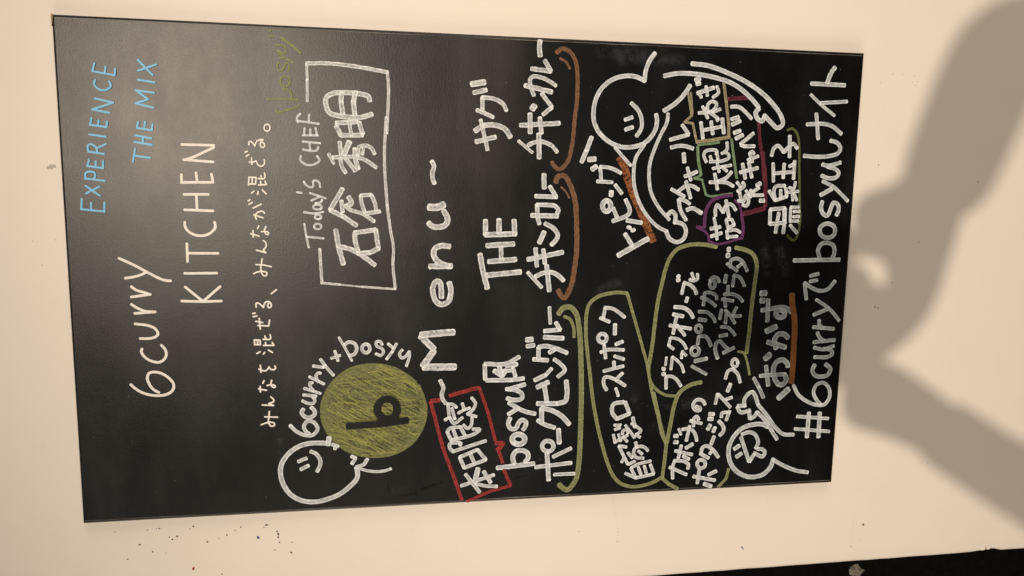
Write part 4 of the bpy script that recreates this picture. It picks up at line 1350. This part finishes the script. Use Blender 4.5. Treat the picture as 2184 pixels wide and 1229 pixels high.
p 5.2 -4.4 -250.1 -3.6 -253.3
p 4.3 5.3 -270.2 -2.8 -273.6
s 4.3 4.1 -278.1 -2.2 -278.7 -5.1 -273.7 -3.3 -267.6
L|lettering|greyink|0|grey white Japanese lettering second line of the salad dish
p 4.6 -122.2 -277.3 -134.2 -299
p 5.6 -115.5 -281.2 -112.3 -298.4
s 4.9 -98.8 -275.9 -96.2 -278 -95.5 -281.3 -96.9 -284.5 -100 -286.5 -103.5 -286.6 -106.3 -284.7 -107.4 -281.5 -106.3 -278.2 -103.4 -275.9 -99.9 -275.5 -96.9 -277.2
p 4.8 -92 -284.3 -81.3 -285
s 4.9 -81.1 -285.6 -81.5 -294.9 -87.5 -300.2 -94.8 -303.3
s 4.3 -67.4 -287.6 -70.1 -288.8 -73 -288.5 -75.1 -286.7 -75.6 -284.1 -74.3 -281.7 -71.7 -280.2 -68.7 -280.3 -66.4 -281.8 -65.7 -284.3 -66.7 -286.9 -69.2 -288.6
p 5.3 -57.9 -284.4 -59.2 -294.3
s 4.8 -47.1 -283.8 -48.4 -295.6 -54.4 -303.3 -61.6 -308
s 4.6 -27.9 -285.9 -30.9 -294.6 -35.7 -302.3 -39.9 -307.2
s 4.6 -38.5 -289.5 -28.5 -290.2 -22.1 -290.7 -21 -296.6 -25.2 -306.6 -30.5 -308.4
s 4.6 -9.6 -296.9 -6.6 -297.6 -4.8 -299.4 -4.8 -301.8 -6.7 -303.8 -9.7 -304.8 -12.8 -304.3 -14.9 -302.6 -15.2 -300.3 -13.6 -298.2 -10.6 -297 -7.5 -297.2
s 4.6 -5.2 -296.9 -0.6 -301 -2.4 -308.4 -7.1 -310.3
L|lettering|greyink|0|grey white Japanese lettering third line of the salad dish
s 5.1 -112.3 -314 -99.7 -309.8 -90.1 -311.5 -88.1 -315.3 -95.2 -323 -99.5 -328.2
p 5.2 -104.7 -321.7 -97.9 -336.9
p 5.1 -81.3 -315.3 -79.7 -325.8
s 4.6 -68.6 -316.5 -69.6 -326.5 -75.1 -333.1 -80.5 -337.4
p 4.6 -41.9 -337.3 -53.6 -331.8
p 4.6 -54.2 -333.1 -53.8 -344.3
s 4.6 -45.2 -321.4 -52.4 -328 -63.8 -336.1
p 4.6 -47 -323.3 -63.6 -322.4
p 4.6 -45.1 -315.8 -57.5 -314
s 4.8 -23.8 -318.3 -23.9 -331.3 -27.9 -340.2 -33.8 -345.6
p 4.8 -12.4 -323.2 -23 -323.2
p 4.8 -28.8 -319.2 -40.6 -321.3
p 4.8 -30.5 -315.6 -33.1 -331.8
p 5.5 2.2 -319.9 -7.7 -318.2
p 4.6 -13.1 -330 1.6 -331
s 4.6 2.1 -331 -0.2 -338.6 -6.7 -343.9 -12.6 -346.8
s 4.6 12.7 -325.4 21.4 -324.9 24.8 -333.3 20.2 -342.3 7.9 -349.5
p 4.6 17.9 -320.2 8 -335
p 4.6 13.2 -335.3 17.3 -341.2
p 7.2 37 -320.5 37 -322.5
p 7.2 28.8 -319.3 28.9 -322
L|lettering|ink|0|white katakana lettering first line of the soup dish
p 4.8 -264.4 -252.1 -276.2 -277.1
s 4.7 -280.8 -257.2 -264.6 -256.5 -255.4 -258.5
s 4.8 -255.1 -258.5 -256.7 -272.3 -262 -279.5 -267.6 -278.5
p 4.7 -241.1 -259.1 -247.6 -283.8
p 4.7 -233.7 -267.5 -251.4 -264
p 4.7 -249.2 -270.7 -254 -279.7
p 5.5 -237.7 -274.5 -232.5 -283.7
p 5.7 -219.7 -256.8 -219.9 -261.2
p 5.7 -228.6 -257.3 -228.8 -261.6
p 3.7 -209.6 -262.6 -218.3 -266.1
s 4.7 -210.8 -267.6 -210.2 -278.8 -217.9 -286.7 -227.9 -289.5
p 4.7 -206.5 -278 -227.2 -274.4
p 4.7 -199 -278.8 -203.3 -295.3
s 4.7 -206.8 -283.6 -195.8 -283.7 -192.9 -287.9 -197.9 -290.7
s 4.7 -178.6 -285.9 -181.9 -292.3 -184.9 -291.2 -183.4 -284.3 -176 -281.4 -169.5 -286.7 -170.7 -294.8 -176.4 -298.9
L|lettering|ink|0|white Japanese lettering second line of the soup dish
p 5.1 -279.2 -287.3 -286.5 -319.4
p 5 -269 -295.6 -289.5 -293.5
p 5.8 -290.7 -303.7 -295 -314.2
p 5.3 -277.8 -309.4 -273 -320.6
s 5 -255.5 -296.6 -256.3 -300.3 -259 -303 -262.7 -303.9 -266 -302.5 -267.8 -299.5 -267.4 -295.8 -264.9 -292.9 -261.2 -291.7 -257.7 -292.7 -255.7 -295.5 -255.8 -299.1
p 5 -246.7 -295.7 -253.5 -308.1
s 5 -245.5 -296.9 -238.1 -298.4 -235.7 -304 -242.6 -314.5 -252.9 -322.4
p 5 -247.3 -309.7 -241.3 -314.4
p 5.3 -222.8 -314.6 -233.7 -310.8
p 6 -211.9 -304.6 -205.9 -308
p 5.5 -215.9 -313 -209.8 -315.2
s 5.3 -200.8 -320.4 -208.5 -327.1 -215.9 -327.9 -221.3 -322.8
p 6 -190.5 -305.9 -190.7 -312.2
p 6 -197.2 -305 -197.4 -310.7
s 4.8 -195.3 -323.8 -189.7 -324.2 -188.8 -331.7
p 4.8 -187.1 -335.4 -199.8 -331.1
p 4.7 -175.9 -313.9 -162 -316.3
p 4.7 -162.7 -317.6 -181.6 -336.1
p 4.7 -170.3 -329.4 -167.6 -337.4
p 5.5 -148.6 -334.2 -158.8 -330.6
s 4.7 -140.8 -326.4 -130.3 -329.8 -128 -335.7 -134.3 -343.7 -146.6 -348.5
s 4.5 -117.3 -342.9 -120.7 -343.2 -123.4 -341.9 -124.6 -339.6 -123.8 -337.1 -121.2 -335.2 -117.9 -334.7 -115 -335.7 -113.5 -337.9 -114 -340.5 -116.3 -342.5 -119.6 -343.3
L|lettering|greyink|0|grey white Japanese heading beside the lower orange underline
p 5.5 -141.6 -369.3 -154.7 -377.2 -169.7 -385.2
p 8.4 -171.6 -407.9 -159.1 -422
p 6 -125 -386.1 -152.6 -391.2
s 5.5 -138.8 -378.1 -137.8 -395.3 -137.4 -414.6
s 7.1 -137.6 -414.6 -144.8 -418 -152.1 -413 -151.3 -406.5 -141.8 -399.7 -128.3 -397.5 -119.3 -401.8 -116.7 -410.6 -122.8 -418.1 -126.4 -419
p 8.5 -114.6 -384.2 -108.7 -390.8
s 7.2 -100.4 -399.2 -87 -396.4 -80.5 -401.7 -80.7 -410.6 -85.6 -416.1
p 7.2 -91.1 -386.4 -98.9 -413.2
p 8.4 -75.9 -383.5 -69.6 -397.1
s 6.2 -46.6 -374.6 -44.4 -389 -42.9 -408 -49.6 -418.7
p 6.2 -31.8 -383.1 -61.7 -383.8
s 6.9 -47.1 -405.1 -49.4 -408.2 -52.5 -409.1 -55.4 -407.6 -56.9 -404.1 -56.6 -400 -54.5 -396.7 -51.5 -395.4 -48.5 -396.5 -46.7 -399.8 -46.7 -403.9 -48.6 -407.4
p 8.1 -32.9 -372.5 -33 -376.9
p 8.1 -23.2 -371.9 -22.8 -378.8
L|underline|orangebrown|0|straight orange brown chalk underline near the lower edge
s 8.5 -25 -417.6 -39.4 -419.3 -55.1 -423.2 -73.2 -425.3 -97.4 -425.7 -121.9 -426.2 -148.9 -425.8
L|lettering|thinink|0|large thin white line starting with a hash mark along the bottom edge
p 4.9 -198.7 -437.5 -203.6 -485.7
p 4.9 -216.8 -435.5 -222.7 -488.9
p 6.2 -194.3 -455.5 -229.5 -454.9
p 6.2 -194.9 -472.1 -230.3 -472.8
s 5.1 -153.4 -429 -166.3 -436.4 -175.3 -447.6 -182.8 -465.2 -182.6 -478.4 -171.6 -485.5 -159 -483.2 -151.3 -474.7 -153.5 -464.3 -164.5 -460.1 -175.9 -466 -182.6 -472.5
s 5.9 -125 -459 -132.3 -456.1 -139.8 -460.3 -142.3 -469.7 -139.8 -480.1 -131.8 -483.7 -124.2 -475.5
s 5.4 -113.8 -457.7 -113.7 -478.7 -109.5 -484.9 -104.6 -481.9 -102.1 -471.2
s 5.3 -100.3 -456.1 -102.9 -471.3 -98.5 -486
p 5.3 -92.4 -454.8 -89.9 -486.7
s 5.3 -90.8 -470.3 -85.8 -463.4 -79 -459.6
p 5.3 -71 -452.5 -74 -484.1
s 5.3 -73.1 -467 -67.5 -461.4 -61.4 -460.9
s 4.8 -32.4 -454.1 -43.4 -471.9 -52 -481.7 -62.5 -491
p 5.3 -53.8 -451.9 -45.9 -472
p 5.2 -31.6 -439.2 -9.5 -435
s 5.2 -8.9 -435 -15.5 -445.1 -20.2 -458.4 -18.1 -469.9 -6.8 -480.6
p 5 0.6 -442.6 3.5 -454.6
p 5 -7.2 -442.6 -5.1 -453.3
p 5.7 22 -416.8 23 -484.7
s 5.7 23.9 -455 36.3 -451.5 44.5 -455.9 46.3 -464.8 42.2 -474.1 32.7 -476.2 23.2 -473.1
s 5.7 60.2 -452.4 65.9 -452.1 70.6 -456 72.4 -462.6 70.8 -469.5 66.3 -474.2 60.6 -475.2 55.6 -471.9 53.2 -465.6 54.3 -458.5 58.4 -453.3 64.1 -451.7
s 5.6 102.4 -453 94.8 -451.4 85.6 -455.3 83.5 -461.9 93.8 -466.2 100.9 -469.4 98.6 -476 91.6 -477.9 84 -475.3
s 4.9 129.6 -451.3 122.9 -466.4 113.8 -478.6 103.4 -490.4
p 5.6 111.1 -449.5 119.4 -465.4
s 5.3 137 -449 133.7 -459.2 135.1 -470.5 140.9 -474.1 146 -468.4 149.2 -456.7
s 5.3 151.9 -448.9 150.4 -457.9 155.1 -475.3
s 5.3 162.9 -421.1 161.9 -438 163.1 -456.9 167.4 -470.5 174.3 -473.7 181.1 -468.1 183.7 -458.4
p 5.2 218.6 -435 185.5 -440
s 5.2 204.2 -422.4 205.5 -447.3 202.4 -460.1 193.1 -473.4
s 4.3 242.9 -425.1 229 -442.9 216.9 -461.4
p 4.8 232.4 -439.5 235.7 -478.2
p 5.4 257.3 -424.6 256.8 -473.3
s 5.9 259.3 -447.4 271.7 -452 279.1 -457.1
L|drawing|thinink|0|white outline of a moustached round face with a flower on a stem
s 6.4 -259.5 -405.7 -271.4 -401.9 -281 -392.1 -284.7 -376.7 -280.6 -359.6 -269.9 -346.1 -255.8 -338.9 -240.7 -337.4 -224.8 -343.5 -212.9 -355.5 -208.3 -369.3 -207.9 -384.8 -212 -394.1
s 5.5 -260.8 -405.8 -269.8 -421.5 -278.4 -441.9 -281.9 -460.1
s 5.4 -261.6 -368.8 -241.8 -361.1 -225.9 -354.8
s 5.3 -221.6 -356 -218.6 -366.1 -222.4 -375.4 -233.9 -381 -242.5 -377.9
s 5.4 -243.9 -380.6 -244.2 -387.1 -248.2 -391.9 -255 -389.1 -249.3 -375.8
p 5.4 -251.2 -375.9 -261.6 -369.5
p 6.1 -242.1 -345.8 -237.9 -352.6
p 6.1 -253.8 -349.7 -249.1 -356.4
s 5.5 -181.5 -357.4 -172.3 -356.2 -163.9 -361.4 -161 -367.6 -169.1 -373.3 -179.1 -377.1
p 5.5 -180.3 -357.6 -179.9 -347.1
s 5.5 -181.8 -346.6 -189.3 -351.5 -187.3 -365.5
p 5.6 -189.2 -364.3 -199.1 -366.2
s 5.6 -199.1 -366.8 -196.2 -372.4 -190.2 -376.5
s 5.4 -179.7 -377.2 -195.7 -391.7 -212.4 -404.5 -223.6 -418.3 -224.9 -433.8
s 5.4 -190.2 -376.5 -204.4 -391 -217.2 -399.6 -230.7 -409'''
parts = []
for ln in DATA.split('\n'):
    k = ln.split('|')
    if k[0] == 'L': parts.append([k[1], k[2], int(k[3]), k[4], [], None]); continue
    t = ln.split(' '); vals = [float(q) for q in t[1:]]
    if t[0] == 'f': parts[-1][5] = [Vector((vals[i], vals[i + 1])) for i in range(0, len(vals), 2)]
    else: parts[-1][4].append((t[0], vals[0], [Vector((vals[i], vals[i + 1])) for i in range(1, len(vals), 2)]))
last = None; layer = 0.0
for i, (name, mat, sub, label, strokes, poly) in enumerate(parts):
    if sub: layer = -1
    else: layer = (i % 4) * .00035
    o = build_part(name, mat, label, strokes, poly, last if sub else board, layer)
    if name in ('scribble', 'smudge'): o['kind'] = 'stuff'
    if not sub: last = o
# ------------------------------------------------------------ chalk crumbs and ghost marks on the board
bm = bmesh.new()
for i in range(150):
    x, z, r = random.uniform(-.29, .29), random.uniform(-.49, .49), random.choice((.0003, .0004, .0004, .0006))
    vs = [bm.verts.new((x + r * math.cos(q * 1.05) * random.uniform(.7, 1.2), -.0001, z + r * math.sin(q * 1.05) * random.uniform(.7, 1.2))) for q in range(6)]
    bm.faces.new(vs)
o = from_bm('chalk_crumb', bm, plain('chalk_dust', (.16, .155, .15), .8), board); tag(o, kind='stuff', label='tiny pale crumbs of chalk')
# ------------------------------------------------------------ the photographer, whose arms cast the shadow, and the phone
def P3(x, up, n): return Vector((x, -n, 1.5 + up))
def skin(name, chains, mat, parent=None, sub=2):
    me = bpy.data.meshes.new(name); vs, es, rad, roots = [], [], [], []
    for ch in chains:                       # ch: dict key -> (pos, r), edges
        base = len(vs); idx = {}
        for k, (p, r_) in ch[0].items(): idx[k] = len(vs); vs.append(p); rad.append(r_)
        for a, b in ch[1]: es.append((idx[a], idx[b]))
        roots.append(base)
    me.from_pydata(vs, es, []); o = link(name, me, mat, parent)
    me.attributes  # skin layer
    bm = bmesh.new(); bm.from_mesh(me); sl = bm.verts.layers.skin.verify(); bm.verts.ensure_lookup_table()
    for i, vv in enumerate(bm.verts):
        vv[sl].radius = (rad[i], rad[i]) if not isinstance(rad[i], tuple) else rad[i]; vv[sl].use_root = i in roots
    bm.to_mesh(me); bm.free()
    md = o.modifiers.new('skin', 'SKIN'); md.use_smooth_shade = True; md.branch_smoothing = .6
    o.modifiers.new('subsurf', 'SUBSURF').levels = sub; o.modifiers['subsurf'].render_levels = sub
    return o
SKINM = plain('skin', (.55, .33, .22), .55, .08, 40); CLOTH = plain('dark_knit', (.05, .05, .06), .9, .3, 200); DENIM = plain('denim', (.05, .07, .12), .85, .3, 200)
HAIR = plain('black_hair', (.012, .010, .009), .5, .4, 300); SHOE = plain('shoe_leather', (.04, .03, .025), .5)
cx = .13
J = dict(pelvis=(P3(cx, -.60, 1.60), .125), waist=(P3(cx, -.45, 1.60), .115), chest=(P3(cx, -.20, 1.58), .135), neck0=(P3(cx, -.06, 1.58), .05), neck1=(P3(cx, .0, 1.575), .048),
         head0=(P3(cx, .06, 1.565), .075), head1=(P3(cx, .14, 1.57), .092), head2=(P3(cx, .20, 1.58), .07),
         shR=(P3(cx + .17, -.12, 1.57), .055), elR=(P3(0.3629, 0.0360, 1.1300), .037), foR=(P3(0.2806, 0.0304, 1.0750), .036), wrR=(P3(0.2106, 0.0311, 1.0400), .035), paR=(P3(0.2026, 0.0645, 1.0250), .034), pzR=(P3(0.1995, 0.0899, 1.0200), .036), pcR=(P3(0.1701, 0.0340, 1.0300), .033), pdR=(P3(0.1303, 0.0367, 1.0300), .029), pbR=(P3(0.0948, 0.0621, 1.0250), .028), psR=(P3(0.0999, 0.0798, 1.0200), .028), phR=(P3(0.0872, 0.0883, 1.0200), .036), pfR=(P3(0.1290, 0.0649, 1.0200), .014), pgR=(P3(0.1546, 0.0642, 1.0180), .007),
         shL=(P3(cx - .17, -.12, 1.57), .055), elL=(P3(-0.0413, -0.1070, 1.1000), .036), foL=(P3(0.0012, -0.0316, 1.0650), .029), wrL=(P3(0.0377, 0.0204, 1.0400), .028), paL=(P3(0.0587, 0.0589, 1.0250), .036), pbL=(P3(0.0627, 0.0862, 1.0200), .034),
         hipR=(P3(cx + .09, -.70, 1.60), .09), knR=(P3(cx + .11, -1.05, 1.60), .06), anR=(P3(cx + .12, -1.42, 1.63), .042), toR=(P3(cx + .13, -1.462, 1.45), .036),
         hipL=(P3(cx - .09, -.70, 1.60), .09), knL=(P3(cx - .11, -1.05, 1.60), .06), anL=(P3(cx - .12, -1.42, 1.63), .042), toL=(P3(cx - .13, -1.462, 1.45), .036))
E_ = [('paR', 'pzR'), ('wrR', 'pcR'), ('pcR', 'pdR'), ('pdR', 'pbR'), ('pbR', 'phR'), ('pbR', 'psR'), ('pbR', 'pfR'), ('pfR', 'pgR'), ('paL', 'pbL'), ('pelvis', 'waist'), ('waist', 'chest'), ('chest', 'neck0'), ('neck0', 'neck1'), ('neck1', 'head0'), ('head0', 'head1'), ('head1', 'head2')]
for s in 'RL': E_ += [('chest', 'sh' + s), ('sh' + s, 'el' + s), ('el' + s, 'fo' + s), ('fo' + s, 'wr' + s), ('wr' + s, 'pa' + s), ('pelvis', 'hip' + s), ('hip' + s, 'kn' + s), ('kn' + s, 'an' + s), ('an' + s, 'to' + s)]
WORN = {'pelvis', 'waist', 'chest', 'shR', 'shL', 'hipR', 'hipL', 'knR', 'knL', 'elR', 'elL', 'foR', 'foL', 'anR', 'anL'}
chains = [({k: (p, r_ * (.5 if k[:2] == 'sh' else .78 if k in WORN else 1)) for k, (p, r_) in J.items()}, E_)]
def finger(pts, r): 
    return ({i: (P3(*p), r * (1 - .12 * i)) for i, p in enumerate(pts)}, [(i, i + 1) for i in range(len(pts) - 1)])
for k in range(4):      # right hand: fingers wrap behind the phone's right edge, thumb lies across its back
    u = .138 - .021 * k; Lk = (.88, 1, .95, .78)[k]
    chains.append(finger([(.182, u - .018, 1.022), (.176 + .018 * Lk, u, 1.005), (.170 + .016 * Lk, u + .006, .992), (.160, u + .006, .988)], .0085))
chains.append(finger([(.184, .085, 1.030), (.176, .106, 1.024), (.164, .126, 1.016), (.152, .140, 1.013)], .0105))
for k in range(4):
    u = .135 - .021 * k; Lk = (.88, 1, .95, .78)[k]
    chains.append(finger([(.078, u - .018, 1.022), (.084 - .018 * Lk, u, 1.005), (.090 - .012 * Lk, u + .004, .992), (.100, u + .004, .988)], .0085))
chains.append(finger([(.080, .080, 1.030), (.088, .103, 1.024), (.100, .122, 1.016), (.112, .132, 1.013)], .0105))
person = skin('person', chains, SKINM)
tag(person, label='person in dark jumper and jeans holding up a phone in both hands', category='person')
def sub_chain(keys, edges, k, lim=None): return ({a: (J[a][0], J[a][1] * k) for a in keys}, edges)
t = ['pelvis', 'waist', 'chest', 'neck0', 'shR', 'elR', 'foR', 'wrR', 'shL', 'elL', 'foL', 'wrL']
skin('jumper', [sub_chain(t, [e for e in E_ if e[0] in t and e[1] in t], 1.14)], CLOTH, person)
t = ['waist', 'pelvis', 'hipR', 'knR', 'anR', 'hipL', 'knL', 'anL']
skin('jeans', [sub_chain(t, [e for e in E_ if e[0] in t and e[1] in t], 1.08)], DENIM, person)
for s in 'RL':
    skin('shoe', [sub_chain(['an' + s, 'to' + s], [('an' + s, 'to' + s)], 1.08)], SHOE, person)
skin('hair', [({0: (P3(cx, .10, 1.62), .06), 1: (P3(cx, .17, 1.62), .085), 2: (P3(cx, .225, 1.59), .07), 3: (P3(cx, .215, 1.53), .05)}, [(0, 1), (1, 2), (2, 3)])], HAIR, person)
EYE = plain('eye', (.6, .6, .6), .2)
for sx in (-1, 1):
    bm = bmesh.new(); blob(bm, (cx + sx * .034, -1.483, 1.5 + .125), .012, 0, (1, .6, .7), 2); from_bm('eye', bm, EYE, person, True)
bm = bmesh.new(); blob(bm, (cx, -1.468, 1.5 + .095), .017, 1, (.7, 1, 1.2), 2); from_bm('nose', bm, SKINM, person, True)
bm = bmesh.new(); blob(bm, (cx, -1.480, 1.5 + .052), .022, 2, (1.1, .4, .28), 2); from_bm('mouth', bm, plain('lips', (.45, .16, .13), .5), person, True)
phone = bpy.data.objects.new('phone', None); C.objects.link(phone); phone.location = (.130, -1.003, 1.5 + .136)
tag(phone, label='dark slab phone held upright in two hands just behind the camera position', category='phone')
def slab(name, hx, hz, y0, y1, mat, cxx=0, cz=0):
    bm = bmesh.new(); box(bm, cxx - hx, cxx + hx, y0, y1, cz - hz, cz + hz)
    bmesh.ops.bevel(bm, geom=[e for e in bm.edges if abs((e.verts[0].co - e.verts[1].co).y) > .001], offset=min(hx, hz) * .25, segments=4, affect='EDGES')
    return from_bm(name, bm, mat, phone)
slab('case', .036, .075, -.004, .004, plain('black_case', (.02, .02, .02), .4))
slab('screen', .033, .072, -.0046, -.0041, plain('dark_glass', (.02, .02, .025), .1))
slab('camera_bump', .013, .013, .0041, .0052, plain('bump_glass', (.03, .03, .03), .2), -.018, .055)
